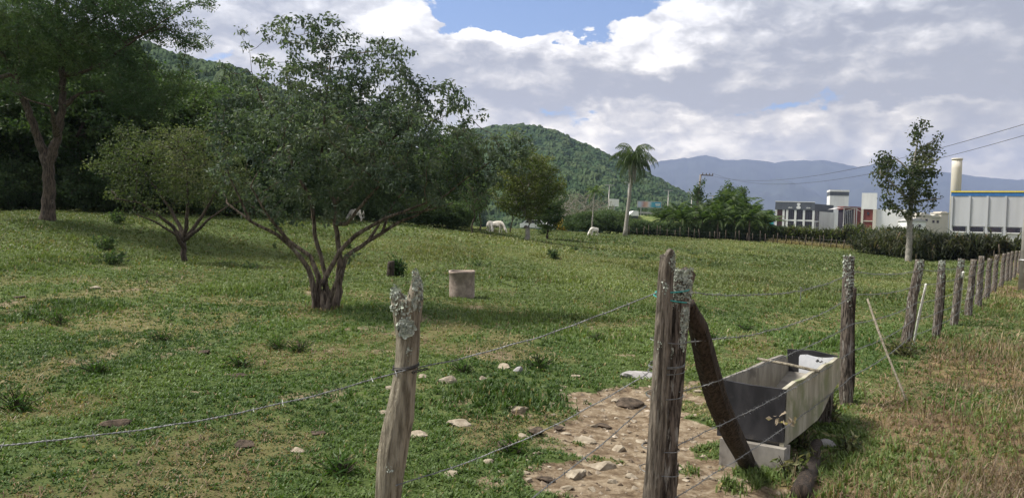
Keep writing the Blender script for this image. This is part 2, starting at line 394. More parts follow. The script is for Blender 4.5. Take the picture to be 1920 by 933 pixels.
# ------------------------------------------------------------------ ground
def ground_mat():
    m, t, b = new_mat('ground_soil_and_turf')
    at = t.nodes.new('ShaderNodeAttribute'); at.attribute_name = 'Col'
    sp = t.nodes.new('ShaderNodeSeparateColor'); t.links.new(at.outputs['Color'], sp.inputs[0])
    tc = t.nodes.new('ShaderNodeTexCoord'); v = tc.outputs['Object']
    def ramp(f, cs):
        r = t.nodes.new('ShaderNodeValToRGB'); t.links.new(f.k, r.inputs[0]); e = r.color_ramp.elements
        e[0].position = cs[0][0]; e[0].color = (*cs[0][1], 1); e[1].position = cs[-1][0]; e[1].color = (*cs[-1][1], 1)
        for p, c in cs[1:-1]:
            q = e.new(p); q.color = (*c, 1)
        return r.outputs[0]
    def mix(f, a, c):
        n = t.nodes.new('ShaderNodeMix'); n.data_type = 'RGBA'; t.links.new(f.k, n.inputs[0]); t.links.new(a, n.inputs[6]); t.links.new(c, n.inputs[7]); return n.outputs[2]
    n1 = nz(v, .22, 6, .6, .3); n2 = nz(v, 3.2, 8, .7, .4); n3 = nz(v, 19, 6, .7)
    n4 = nz(v, 70, 4, .75); g = n1 * .35 + n2 * .25 + n3 * .2 + n4 * .2
    grass = ramp(g, [(.38, (.016, .026, .009)), (.47, (.046, .070, .020)), (.53, (.080, .108, .034)), (.62, (.14, .135, .06))])
    soil = ramp(nz(v, 8, 10, .72, .4), [(.32, (.055, .037, .023)), (.45, (.140, .102, .066)), (.54, (.215, .168, .115)), (.68, (.33, .275, .20))])
    dryc = ramp(nz(v, 6, 8, .72, .5), [(.3, (.085, .058, .032)), (.48, (.18, .125, .07)), (.7, (.30, .22, .12))])
    c = mix(S(sp.outputs[1]), grass, dryc)
    dm = sstep(S(sp.outputs[0]) + (n3 - .5) * .8 + (n2 - .5) * .5, .35, .6)
    c = mix(dm, c, soil)
    t.links.new(c, b.inputs['Base Color']); b.inputs['Roughness'].default_value = 1; b.inputs['Specular IOR Level'].default_value = .1
    bp = t.nodes.new('ShaderNodeBump'); bp.inputs['Strength'].default_value = .9; bp.inputs['Distance'].default_value = .03
    hh = nz(v, 14, 9, .7, .3); t.links.new(hh.k, bp.inputs['Height']); t.links.new(bp.outputs[0], b.inputs['Normal'])
    return m
def build_ground():
    th = np.concatenate([np.linspace(-math.pi, -.85, 24)[:-1], np.linspace(-.85, .85, 520), np.linspace(.85, math.pi, 24)[1:-1]])
    r = np.concatenate([[.3, .8, 1.5, 2.2], np.geomspace(2.8, 30, 330), np.geomspace(30.4, 160, 150), np.geomspace(166, 10400, 60)])
    R, T = np.meshgrid(r, th, indexing='ij'); X = R * np.sin(T); Y = R * np.cos(T)
    Z = gz(X, Y); far = sm(R, 2000, 10000); Z = Z * (1 - far) + 1.2 * far
    V = np.stack([X, Y, Z], -1).reshape(-1, 3); nt_ = len(th); nr = len(r)
    i = np.arange(nr - 1)[:, None] * nt_; j = np.arange(nt_)[None]; j2 = (j + 1) % nt_
    Q = np.stack([i + j, i + nt_ + j, i + nt_ + j2, i + j2], -1).reshape(-1, 4)
    V = np.vstack([V, [[0, 0, float(gz(np.array([0.]), np.array([0.]))[0])]]]); c = len(V) - 1
    Tt = [[c, q, (q + 1) % nt_] for q in range(nt_)]
    f = (R < 200).ravel(); d = np.zeros(len(V)); d[:-1][f] = dirt(X.ravel()[f], Y.ravel()[f])
    vg = np.zeros(len(V)); vg[:-1][f] = verge(X.ravel()[f], Y.ravel()[f]) * .9
    # straw patches in the pasture
    sp_ = sm(fbm(X.ravel() * 1.1, Y.ravel() * .8, 5, 31), .54, .68) * .38 * (1 - sm(Y.ravel(), 12, 24))
    vg[:-1] = np.maximum(vg[:-1], sp_)
    col = np.stack([d, vg, np.zeros_like(d)], 1)
    o = mesh_np('ground', V, Q, Tt, ground_mat(), None, col, True)
    tag(o, 'green pasture ground with worn bare soil at the fence', None, None, 'structure')
build_ground()

def build_grass(name, label, zones, seed, mode):
    rng = np.random.default_rng(seed); VV, QQ, TT, CC = [], [], [], []; base = 0
    for (D0, D1, dens, ln, wd, us) in zones:
        u1 = .70; area = u1 * (D1 ** 2 - D0 ** 2); n = int(area * dens)
        y = np.sqrt(rng.random(n) * (D1 ** 2 - D0 ** 2) + D0 ** 2); x = (rng.random(n) * 2 - 1) * u1 * y
        # clump the blades
        k = rng.random(n) < .65; cs = .10 * (1 + y * .05)
        gx = np.round(x / cs) + (vn(np.round(x / cs), np.round(y / cs), 1) - .5); gy = np.round(y / cs) + (vn(np.round(x / cs), np.round(y / cs), 2) - .5)
        x = np.where(k, gx * cs + rng.normal(size=n) * cs * .2, x); y = np.where(k, gy * cs + rng.normal(size=n) * cs * .2, y)
        d = dirt(x, y); vg = verge(x, y)
        tall = sm(fbm(x * .55, y * .42, 4, 41), .52, .74); thin = sm(fbm(x * 1.1 + 9, y * .8, 4, 43), .60, .42)
        straw = sm(fbm(x * 1.1, y * .8, 5, 31), .50, .66) * (1 - .75 * sm(y, 10, 26))
        if mode == 'green':
            keep = rng.random(n) > np.maximum(np.maximum(d * 1.2, vg * .80), .38 * (1 - thin) * (y < 16))
        else:
            keep = rng.random(n) < np.maximum(vg, straw * .26) * (1 - d)
        x, y, d, vg, tall, straw = (q[keep] for q in (x, y, d, vg, tall, straw)); n = len(x)
        z = gz(x, y) - .004
        a = rng.random(n) * 2 * np.pi
        if mode == 'green':
            h = ln * (.45 + .75 * tall + .45 * rng.random(n)) * (1 - .45 * straw) ; lean = .35 + 1.0 * rng.random(n) - .25 * tall
        else:
            h = ln * (.5 + 1.1 * rng.random(n) ** 2 + .4 * vg); lean = .5 + 1.1 * rng.random(n) ** .6
            lean = np.where(rng.random(n) < .05 * vg, .25, lean); h = np.where(lean < .26, h * 1.6, h)
        w = wd * (.6 + .8 * rng.random(n))
        if mode == 'green': w = np.where(rng.random(n) < .25, w * 1.7, w)
        dx, dy = np.cos(a), np.sin(a); s = np.stack([-dy, dx, np.zeros(n)], 1) * (w / 2)[:, None]
        b0 = np.stack([x, y, z], 1)
        l1 = h * .55; m = b0 + np.stack([dx * np.sin(lean * .7) * l1, dy * np.sin(lean * .7) * l1, np.cos(lean * .7) * l1], 1)
        l2 = h * .5; le = np.minimum(lean * 1.5, 1.9); tp = m + np.stack([dx * np.sin(le) * l2, dy * np.sin(le) * l2, np.cos(le) * l2], 1)
        V = np.stack([b0 - s * .7, b0 + s * .7, m + s, m - s, tp], 1).reshape(-1, 3)
        i = base + np.arange(n)[:, None] * 5
        QQ.append(i + np.array([[0, 1, 2, 3]])); TT.append(i + np.array([[3, 2, 4]])); base += n * 5
        P = b0
        if mode == 'green':
            c = pal(n, [(.036, .070, .018), (.064, .112, .030), (.100, .152, .044), (.145, .190, .062)], rng, np.stack([x, y * .6, 0 * x], 1), .5, .3, 61, .62)
            yel = np.array([.205, .210, .090]); far = sm(y, 10, 34)[:, None]
            c = c * (1 - far * .72) + (yel * (.75 + .5 * rng.random((n, 1)))) * far * .72
            mt = sm(fbm(x * .12, y * .07, 3, 77), .40, .60)[:, None] * sm(y, 14, 30)[:, None]
            c = c * (1 - .42 * mt * np.array([1, .75, .9]))
            c = c * (.80 + .45 * fbm(x * .35, y * .25, 3, 66))[:, None]
            st = (rng.random(n) < .04 + .20 * straw)[:, None]
            c = np.where(st, np.array([.24, .19, .09]) * (.6 + .7 * rng.random((n, 1))), c)
        else:
            c = pal(n, [(.115, .072, .050), (.195, .130, .088), (.285, .215, .135), (.36, .315, .18)], rng, np.stack([x, y, 0 * x], 1), 1.4, .3, 71, .6)
            gr = (rng.random(n) < .10 + .35 * sm(fbm(x * 1.7, y * 1.5, 3, 88), .5, .62))[:, None]; c = np.where(gr, np.array([.12, .15, .04]) * (.7 + .6 * rng.random((n, 1))), c)
        c = np.repeat(c, 5, 0); CC.append(c); VV.append(V)
    o = mesh_np(name, np.vstack(VV), np.vstack(QQ), np.vstack(TT), MT['grass'], None, np.vstack(CC))
    tag(o, label, 'grass', None, 'stuff')
    return o
build_grass('grass', 'short green pasture grass covering the field', [(3.6, 6.5, 5200, .056, .0085, 1), (6.5, 11, 2600, .064, .011, 1), (11, 20, 760, .090, .015, 1), (20, 40, 200, .115, .028, 1), (40, 100, 32, .15, .07, 1)], 3, 'green')
build_grass('dry_grass', 'dry straw coloured grass on the verge and in worn patches', [(3.6, 7, 1700, .075, .0055, 1), (7, 13, 650, .09, .009, 1), (13, 30, 120, .13, .018, 1)], 4, 'dry')

# ------------------------------------------------------------------ hills and far mountains
def canopy_hill(name, label, crest, D0, D1, step, crown, nu_pad=0.0, cols=None, seed=0, back=.25, bumph=1.0):
    cu = np.array([(PX(px, HOR(px), 100).x / 100) for px, _ in crest])
    ce = np.array([(PX(px, py, D1).z - CAMH) for px, py in crest])
    u = np.arange(cu[0], cu[-1], step / D1); Dmax = D1 * (1 + back)
    d = np.arange(D0, Dmax, step * 1.1)
    U, Dd = np.meshgrid(u, d, indexing='xy')
    top = np.interp(U, cu, ce)
    t = (Dd - D0) / (D1 - D0)
    prof = np.where(t < 1, np.sin(np.clip(t, 0, 1) * np.pi / 2) ** 1.25, 1 - ((t - 1) / back * (D0 / D1)) ** 2 * .4)
    X = U * Dd; Y = Dd
    ridge = (fbm(X / (D1 * .10), Y / (D1 * .16), 3, seed + 5) - .5) * .22 * np.sin(np.clip(t, 0, 1) * np.pi)
    base = top * (prof + ridge)
    lift = (base / Dd).max(0); base = base * (top[0] / D1 / np.maximum(lift, 1e-6)) + 1.5
    gxx, gyy = X / crown, Y / crown; ix, iy = np.floor(gxx), np.floor(gyy); best = np.full(X.shape, 9.); bid = np.zeros(X.shape)
    for ox in (-1, 0, 1):
        for oy in (-1, 0, 1):
            cx, cy_ = ix + ox, iy + oy
            px_ = cx + vn(cx, cy_, seed + 1); py_ = cy_ + vn(cx, cy_, seed + 2)
            sz = .35 + 1.3 * vn(cx, cy_, seed + 7)
            q = ((gxx - px_) ** 2 + (gyy - py_) ** 2) / sz
            b = q < best; best = np.where(b, q, best); bid = np.where(b, vn(cx, cy_, seed + 3), bid)
    dome = np.sqrt(np.clip(1 - best * 1.2, 0, 1))
    rng = np.random.default_rng(seed)
    hgt = crown * .55 * bumph * dome * (.4 + 1.1 * bid) + crown * .20 * rng.random(X.shape) + crown * .9 * (fbm(X / crown / 3, Y / crown / 3, 3, seed + 8) - .5)
    Z = base - crown * .75 + hgt
    X = X + rng.normal(size=X.shape) * step * .2; Y = Y + rng.normal(size=X.shape) * step * .2
    V = np.stack([X, Y, Z], -1).reshape(-1, 3); nr, nc = X.shape
    i = np.arange(nr - 1)[:, None] * nc; j = np.arange(nc - 1)[None]
    Q = np.stack([i + j, i + j + 1, i + nc + j + 1, i + nc + j], -1).reshape(-1, 4)
    cols = np.array(cols); k = len(cols) - 1
    tt = np.clip(bid * .75 + .25 * fbm(X / (crown * 5), Y / (crown * 5), 3, seed + 9), 0, .999) * k; ii = tt.astype(int); ff = (tt - ii)[..., None]
    c = cols[ii] * (1 - ff) + cols[ii + 1] * ff; c = c * (.8 + .4 * rng.random(X.shape)[..., None])
    return tag(mesh_np(name, V, Q, None, MT['canopy'], None, c.reshape(-1, 3), False), label, None, None, 'structure')
MT['canopy'] = leafmat('tree_canopy', .1, .9, .1)
GRN = [(.016, .034, .018), (.028, .054, .026), (.044, .076, .034), (.078, .104, .048)]  # canopy greens darkened and blued, some distance haze put into the colour
canopy_hill('hill', 'forested hill rising behind the pasture on the left', [(-260, -60), (-60, -10), (60, 20), (150, 45), (250, 72), (315, 98), (360, 108), (410, 116), (450, 132), (520, 165), (620, 215), (720, 262), (820, 320), (900, 380)], 130, 520, 1.35, 6.5, cols=GRN, seed=20)
canopy_hill('hill', 'dark green forested hill in the middle distance', [(700, 330), (780, 280), (850, 250), (905, 238), (960, 234), (985, 234), (1010, 238), (1030, 243), (1050, 252), (1090, 270), (1130, 290), (1170, 308), (1215, 325), (1250, 345), (1290, 366), (1330, 398), (1370, 420)], 330, 1150, 2.1, 8.5, cols=GRN, seed=50)
def mountain():
    crest = [(1050, 380), (1130, 350), (1190, 322), (1215, 308), (1232, 300), (1262, 297), (1278, 294), (1283, 296), (1300, 291), (1318, 290), (1335, 293), (1350, 298), (1375, 299), (1392, 297), (1420, 300), (1447, 304), (1460, 302), (1480, 300), (1500, 299), (1515, 300), (1536, 298), (1552, 301), (1575, 306), (1600, 311), (1625, 308), (1640, 303), (1680, 306), (1720, 318), (1770, 322), (1830, 330), (1900, 336), (2000, 330), (2150, 345)]
    cu = np.array([PX(a, HOR(a), 100).x / 100 for a, _ in crest]); ce = np.array([PX(a, b, 9000).z for a, b in crest])
    u = np.linspace(cu[0], cu[-1], 420); d = np.linspace(5200, 10200, 70); U, D = np.meshgrid(u, d)
    t = (D - 5200) / 3800; top = np.interp(U, cu, ce)
    pr = np.where(t < 1, np.clip(t, 0, 1) ** 1.3, 1 - (t - 1) * .8)
    X = U * D; rid = (fbm(X / 420, D / 1200, 5, 91) - .5) * .55 * np.sin(np.clip(t, 0, 1) * np.pi)
    Z = top * (pr + rid) + (fbm(X / 60, D / 80, 3, 92) - .5) * 14 * np.clip(t, 0, 1)
    V = np.stack([X, D, Z], -1).reshape(-1, 3); nr, nc = X.shape
    i = np.arange(nr - 1)[:, None] * nc; j = np.arange(nc - 1)[None]; Q = np.stack([i + j, i + j + 1, i + nc + j + 1, i + nc + j], -1).reshape(-1, 4)
    tag(mesh_np('mountain_range', V, Q, None, pmat('mountain_forest', (.026, .034, .026), (.042, .052, .038), .004, (1, 1, 1), 1, 0), None, None, True), 'blue hazy mountain range on the horizon', None, None, 'structure')
mountain()
def haze():
    mb = MB(); mb.box((0, 500, 700), (23000, 23000, 1406))
    m, t, b = new_mat('haze_air'); t.nodes.remove(b)
    v = t.nodes.new('ShaderNodeVolumePrincipled'); v.inputs['Color'].default_value = (*HAZE_COL, 1); v.inputs['Density'].default_value = HAZE_D
    v.inputs['Anisotropy'].default_value = .2
    t.links.new(v.outputs[0], t.nodes['Material Output'].inputs['Volume'])
    tag(mb.build('haze', m), 'thin bluish air haze', None, None, 'stuff')
HAZE_D = 0.9e-4; HAZE_COL = (.48, .60, 1.0)
haze()
# ------------------------------------------------------------------ trees
def colonize(A, nodes, par, step, infl, kill, iters=200, seed=0, grav=(0, 0, .05)):
    rng = np.random.default_rng(seed); N = [np.array(p, float) for p in nodes]; par = list(par)
    A = np.asarray(A, float); near = np.full(len(A), 1e9); ni = np.zeros(len(A), int); alive = np.ones(len(A), bool)
    start = 0; g = np.array(grav); nch = {}
    for it in range(iters):
        new = np.array(N[start:]); 
        if len(new) == 0: break
        for k0 in range(0, len(new), 400):
            blk = new[k0:k0 + 400]; d = np.sqrt(((A[:, None] - blk[None]) ** 2).sum(-1)); j = d.argmin(1); dm = d[np.arange(len(A)), j]
            b = dm < near; near[b] = dm[b]; ni[b] = start + k0 + j[b]
        alive &= near > kill
        m = alive & (near < infl)
        if not m.any(): break
        start = len(N); idx = ni[m]; pts = A[m]; base = np.array(N)[idx]; dv = pts - base; dv /= np.linalg.norm(dv, axis=1)[:, None]
        acc = {}
        for i, v in zip(idx, dv): acc[i] = acc.get(i, 0) + v
        for i, v in acc.items():
            if nch.get(i, 0) >= 3: continue
            v = v / (np.linalg.norm(v) + 1e-9) + g + rng.normal(size=3) * .22; v /= np.linalg.norm(v)
            N.append(N[i] + v * step); par.append(i); nch[i] = nch.get(i, 0) + 1
        if len(N) > 22000: break
    return np.array(N), np.array(par)
def branch_mesh(mb, N, par, r0=.004, ex=2.3, fixed=None, nside=5, rmax=None):
    n = len(N); R = np.zeros(n); S_ = np.zeros(n); ch = [[] for _ in range(n)]
    for i in range(n):
        if par[i] >= 0: ch[par[i]].append(i)
    for i in range(n - 1, -1, -1):
        R[i] = r0 if not ch[i] else S_[i] ** (1 / ex)
        if rmax: R[i] = min(R[i], rmax)
        if fixed is not None and i in fixed: R[i] = fixed[i]
        if par[i] >= 0: S_[par[i]] += R[i] ** ex
    done = set()
    stack = [i for i in range(n) if par[i] < 0]
    while stack:
        i = stack.pop(); chain = [i]
        while ch[chain[-1]]:
            c = sorted(ch[chain[-1]], key=lambda q: -R[q]); chain.append(c[0]); stack += c[1:]
        P = [N[q] for q in chain]; rr = [R[q] for q in chain]
        if par[i] >= 0: P = [N[par[i]]] + P; rr = [min(R[par[i]], R[i] * 1.15)] + rr
        if len(P) > 1: mb.tube(P, rr, 7 if max(rr) > .04 else (nside if max(rr) > .012 else 3), False)
    tips = np.array([i for i in range(n) if not ch[i]])
    return R, tips
def ell_pts(ells, n, rng, D, dsc=1.0, clump=0.0, seed=0, csc=1.0):
    """points in a union of ellipsoids given as (px,py,rx,ry[,dD]) at distance D"""
    vol = np.array([e[2] * e[3] * min(e[2], e[3]) for e in ells], float); out = []
    for e, v in zip(ells, vol / vol.sum()):
        k = max(3, int(n * v)); q = rng.normal(size=(k, 3)); q /= np.linalg.norm(q, axis=1)[:, None]; q *= rng.random((k, 1)) ** (1 / 2.6)
        dD = e[4] if len(e) > 4 else 0; c = np.array(PX(e[0], e[1], D + dD)); s = (D + dD) / FPX
        out.append(c + q * np.array([e[2] * s, (e[2] + e[3]) / 2 * s * dsc, e[3] * s]))
    P = np.vstack(out)
    if clump:
        nn = (vn(P[:, 0] * csc, P[:, 2] * csc, seed) + vn(P[:, 1] * csc + 9, P[:, 2] * csc, seed + 1) + vn(P[:, 0] * csc, P[:, 1] * csc + 4, seed + 2)) / 3
        P = P[nn > clump]
    return P
def leaves_at(C, k, spread, size, cols, rng, aspect=.5, csc=1.2, seed=0, droop=.3, var=.3, flat=1.0, w=.6):
    P = np.repeat(C, k, 0) + rng.normal(size=(len(C) * k, 3)) * spread * np.array([1, 1, flat])
    c = pal(len(P), cols, rng, P, csc, var, seed, w)
    return leaf_quads(P, size, aspect, rng, droop, cols=c)
def stems(defs, D):
    """defs: list of (parent_ref, [(px,py,dD,r),...]); parent_ref None or (stem,idx)"""
    N, par, fixed, ref = [], [], {}, {}
    for s, (pr, pts) in enumerate(defs):
        prev = -1 if pr is None else ref[pr]; pp = None if prev < 0 else N[prev]
        rprev = None if prev < 0 else fixed[prev]
        for k, (px, py, dD, r) in enumerate(pts):
            p = np.array(PX(px, py, D + dD))
            if pp is not None:
                L = np.linalg.norm(p - pp); m = max(1, int(L / .16))
                for q in range(1, m):
                    f = q / m; jit = np.array([math.sin(q * 2.1 + s), math.cos(q * 1.7 + s), 0]) * min(.02, r * .35)
                    N.append(pp * (1 - f) + p * f + jit); par.append(prev); prev = len(N) - 1; fixed[prev] = rprev * (1 - f) + r * f
            N.append(p); par.append(prev); prev = len(N) - 1; fixed[prev] = r; ref[(s, k)] = prev; pp = p; rprev = r
    return N, par, fixed

def tree_from(name, label, cat, D, base, defs, ells, natt, leafs, barkmat, seed, step=.16, kill=.25, infl=1.2, r0=.004, dsc=1.0, clump=.4, csc=1.2, cols=None, group=None, extra_leaf_pts=None, leafmat_='leaf', grav=(0, 0, .05), thin=None):
    rng = np.random.default_rng(seed); N, par, fixed = stems(defs, D)
    A = ell_pts(ells, natt, rng, D, dsc, clump, seed, csc)
    NN, pp = colonize(A, N, par, step, infl, kill, seed=seed, grav=grav)
    mb = MB(); R, tips = branch_mesh(mb, NN, pp, r0, fixed=fixed)
    root = empty(name, base); tag(root, label, cat, group)
    mb.build('trunk', MT[barkmat], root, True, base)
    k, spread, size, aspect, droop, flat, lsc = leafs
    tw = NN[(R < r0 * 2.2)]
    if thin is not None: tw = tw[rng.random(len(tw)) < thin]
    V, Q, c = leaves_at(tw, k, spread, size, cols, rng, aspect, lsc, seed, droop, .3, flat)
    mesh_np('crown', V, Q, None, MT[leafmat_], root, c, False, base)
    print(name, 'nodes', len(NN), 'leaves', len(Q))
    return root

# multi-stemmed tree in the middle of the pasture
D = 14.4; b = GP(608, 580)
MID = [(.044, .070, .054), (.070, .100, .076), (.102, .138, .100), (.155, .182, .138)]
defs = [
    (None, [(592, 586, .05, 0.0779), (588, 540, 0, 0.0574), (578, 503, 0, 0.0476), (553, 470, -.1, 0.0377), (520, 440, -.2, 0.0328), (470, 415, -.3, 0.0262), (425, 380, -.3, 0.0164)]),
    (None, [(603, 584, .15, 0.0697), (598, 520, .12, 0.0533), (582, 480, .2, 0.0394), (540, 450, .3, 0.0328), (505, 405, .5, 0.0246), (470, 385, .6, 0.0164)]),
    (None, [(610, 586, -.12, 0.0697), (606, 530, -.12, 0.0533), (636, 472, -.15, 0.0394), (668, 440, -.2, 0.0410), (720, 410, -.3, 0.0287), (800, 380, -.4, 0.0180)]),
    (None, [(630, 586, .1, 0.0820), (636, 525, .15, 0.0697), (650, 480, .25, 0.0451), (690, 452, .3, 0.0369), (716, 437, .3, 0.0328), (752, 414, .35, 0.0287), (780, 405, .3, 0.0180)]),
    ((3, 1), [(636, 470, .2, 0.0492), (628, 420, .25, 0.0426), (628, 380, .3, 0.0451), (600, 320, .3, 0.0287), (570, 240, .2, 0.0205)]),
    (None, [(622, 582, .3, 0.0574), (606, 500, .35, 0.0410), (590, 440, .35, 0.0410), (585, 380, .4, 0.0328), (545, 300, .4, 0.0328), (512, 220, .3, 0.0287), (490, 185, .3, 0.0230), (472, 135, .2, 0.0074), (468, 95, .2, 0.0041)]),
    ((4, 2), [(660, 350, .3, 0.0328), (700, 290, .4, 0.0246), (760, 240, .5, 0.0164)]),
    ((4, 1), [(650, 420, -.1, 0.0328), (690, 370, -.4, 0.0246), (740, 320, -.6, 0.0164)]),
    ((3, 4), [(735, 385, .4, 0.0180), (760, 355, .5, 0.0148)]),
    ((0, 3), [(500, 400, -.6, 0.0205), (470, 350, -.8, 0.0148)]),
    ((4, 3), [(610, 200, .1, 0.0164), (620, 110, .1, 0.0098), (624, 45, .1, 0.0049)]),
    ((3, 3), [(880, 400, .2, 0.0148)] if 0 else [(720, 405, .5, 0.0164), (800, 395, .6, 0.0131), (850, 380, .6, 0.0082)]),
    ((2, 0), [(640, 500, -.3, 0.0115), (655, 480, -.35, 0.0066)]),
    ((3, 6), [(830, 370, .2, 0.0164), (880, 330, .1, 0.0131), (925, 300, .1, 0.0098), (960, 275, .1, 0.0049)]),
    ((0, 5), [(430, 330, -.4, 0.0148), (415, 270, -.3, 0.0098), (420, 210, -.2, 0.0057)]),
]
ells = [(560, 175, 125, 105), (545, 75, 85, 55), (470, 105, 35, 40), (620, 90, 45, 75), (705, 150, 95, 85), (790, 205, 95, 80), (690, 260, 190, 110), (850, 275, 75, 70), (935, 285, 50, 32), (955, 262, 30, 22),
        (600, 330, 150, 65), (460, 300, 75, 85), (445, 200, 45, 60), (760, 340, 130, 50), (880, 335, 60, 40), (500, 370, 70, 35), (545, 25, 14, 18), (625, 25, 12, 16), (660, 90, 20, 55), (750, 110, 30, 45)]
ells += [(480, 88, 48, 42), (448, 150, 45, 60), (515, 60, 50, 36), (590, 62, 48, 36), (665, 88, 42, 46), (740, 130, 50, 46), (820, 172, 48, 42), (875, 225, 40, 35)]
ells += [(600, 385, 110, 26), (480, 394, 60, 18), (770, 388, 75, 20), (930, 275, 75, 44), (965, 275, 44, 32), (930, 320, 60, 34), (905, 320, 70, 40), (420, 240, 40, 50), (415, 300, 40, 50), (560, 110, 110, 70), (690, 180, 110, 80), (830, 240, 70, 60)]
ells += [(650, 250, 150, 90, 1.3), (560, 260, 120, 90, -1.2), (730, 270, 130, 80, -1.3)]
tree_from('broadleaf_tree', 'wide multi-stemmed tree with twisted bare limbs in the middle of the field', 'tree', D, b, defs, ells, 7000,
          (27, .060, .086, .44, .55, .8, 1.3), 'bark', 11, .145, .225, 1.6, .0036, 1.0, .36, 1.5, MID, thin=.62)
# small fan-shaped tree
D = 24.5; b = GP(345, 496)
defs = [(None, [(345, 499, 0, .10), (345, 465, 0, .085), (344, 450, 0, .08)]),
        ((0, 2), [(325, 425, 0, .06), (300, 405, -.2, .045), (262, 380, -.3, .035), (215, 372, -.3, .02)]),
        ((0, 2), [(335, 420, .3, .06), (315, 385, .5, .045), (290, 350, .6, .03), (250, 300, .6, .02)]),
        ((0, 2), [(350, 415, -.2, .06), (352, 375, -.3, .04), (350, 320, -.3, .025), (340, 270, -.2, .015)]),
        ((0, 2), [(365, 425, .2, .06), (385, 395, .3, .045), (405, 360, .3, .03), (430, 310, .4, .02)]),
        ((0, 2), [(370, 432, -.3, .05), (395, 408, -.6, .035), (430, 385, -.7, .022), (462, 372, -.6, .012)]),
        ((0, 1), [(330, 440, -.5, .04), (290, 415, -.9, .03), (250, 400, -1.0, .015)])]
ells = [(290, 300, 95, 60), (205, 330, 45, 52), (240, 372, 60, 22), (230, 330, 55, 50), (370, 300, 85, 65), (420, 330, 60, 50), (320, 350, 120, 40), (345, 255, 60, 28), (195, 355, 28, 24), (440, 375, 40, 22), (250, 250, 40, 22)]
tree_from('broadleaf_tree', 'low fan-shaped olive tree with a whitish trunk foot, left of the multi-stemmed tree', 'tree', D, b, defs, ells, 3300,
          (14, .11, .080, .5, .4, .8, .9), 'bark_dark', 12, .16, .24, 1.3, .0055, 1.3, .38, 1.2, [(.045, .066, .030), (.078, .105, .044), (.115, .14, .065), (.16, .165, .11)])
# tall feathery tree at the left
D = 30.0; b = GP(86, 411)
defs = [(None, [(88, 416, 0, 0.328), (90, 395, 0, 0.250), (92, 350, 0, 0.218), (90, 310, 0, 0.211)]),
        ((0, 3), [(72, 260, 0, 0.148), (50, 200, -.3, 0.133), (28, 140, -.5, 0.109), (0, 98, -.8, 0.094), (-50, 60, -1, 0.062)]),
        ((0, 3), [(108, 255, 0, 0.156), (117, 200, 0, 0.133), (117, 140, .2, 0.117), (112, 80, .4, 0.094), (108, 20, .5, 0.070), (100, -60, .6, 0.047)]),
        ((2, 2), [(150, 138, -.2, 0.070), (195, 118, -.5, 0.058), (232, 90, -.8, 0.047), (275, 60, -1.2, 0.027), (330, 25, -1.4, 0.016)]),
        ((2, 1), [(150, 175, .2, 0.055), (190, 170, .5, 0.047), (235, 205, .8, 0.035), (305, 212, 1, 0.023)]),
        ((2, 3), [(150, 60, .3, 0.055), (180, 35, .2, 0.039), (235, 5, 0, 0.027), (300, -40, -.2, 0.016)]),
        ((1, 1), [(30, 130, .6, 0.047), (60, 90, 1, 0.031), (70, 40, 1.2, 0.023)]),
        ((1, 2), [(-30, 150, -.5, 0.047), (-80, 120, -.7, 0.023)]),
        ((3, 2), [(240, 75, -.6, 0.031), (310, 50, -.8, 0.020), (345, 75, -1, 0.012)]),
        ((2, 0), [(95, 200, -1, 0.047), (60, 190, -1.5, 0.031), (20, 170, -1.8, 0.016)])]
ells = [(120, 60, 130, 70), (20, 40, 100, 60), (220, 30, 110, 45), (300, 45, 70, 42), (355, 75, 38, 28), (370, 10, 45, 24), (250, 130, 75, 32), (270, 190, 70, 34), (320, 165, 45, 25), (40, 120, 60, 35), (120, -30, 160, 50), (180, 85, 60, 30), (-60, 60, 80, 70), (60, 165, 60, 25), (150, 150, 30, 24), (260, -20, 90, 30)]
tree_from('tall_tree', 'tall feathery leaved tree with a forked reddish trunk at the left edge of the field', 'tree', D, b, defs, ells, 4600,
          (30, .13, .135, .30, .15, .55, .7), 'bark_dark', 13, .22, .32, 1.9, .0075, 1.5, .40, .7, [(.044, .078, .042), (.062, .108, .050), (.090, .14, .062), (.13, .17, .075)])
# lone tree with a pale trunk on the right
D = 62.0; b = GP(1703, 491)
defs = [(None, [(1703, 493, 0, .27), (1705, 450, 0, .22), (1706, 415, 0, .20), (1708, 380, 0, .17), (1712, 330, 0, .12), (1716, 290, 0, .08), (1722, 260, 0, .04), (1731, 228, 0, .012)]),
        ((0, 2), [(1690, 395, .3, .08), (1665, 375, .5, .05)]), ((0, 3), [(1735, 375, -.3, .07), (1765, 372, -.5, .03)]),
        ((0, 4), [(1690, 305, .3, .06), (1660, 285, .4, .03)]), ((0, 5), [(1740, 270, 0, .05), (1762, 255, 0, .02)]), ((0, 3), [(1680, 350, -.5, .07), (1650, 325, -.6, .03)]), ((0, 6), [(1712, 240, .2, .02)])]
ells = [(1700, 340, 45, 40), (1672, 320, 32, 45), (1725, 310, 32, 40), (1655, 375, 18, 18), (1690, 380, 40, 28), (1745, 370, 30, 18), (1712, 275, 22, 28), (1755, 265, 14, 14), (1740, 300, 18, 30), (1655, 295, 16, 16), (1765, 372, 10, 10), (1728, 395, 22, 10)]
tree_from('broadleaf_tree', 'lone airy tree with a straight pale trunk in front of the dark reed hedge', 'tree', D, b, defs, ells, 2200,
          (17, .22, .25, .6, .3, .8, .5), 'bark_pale', 14, .38, .55, 3.0, .012, 1.0, .46, .8, [(.030, .046, .022), (.050, .070, .030), (.078, .098, .042), (.115, .12, .065)])

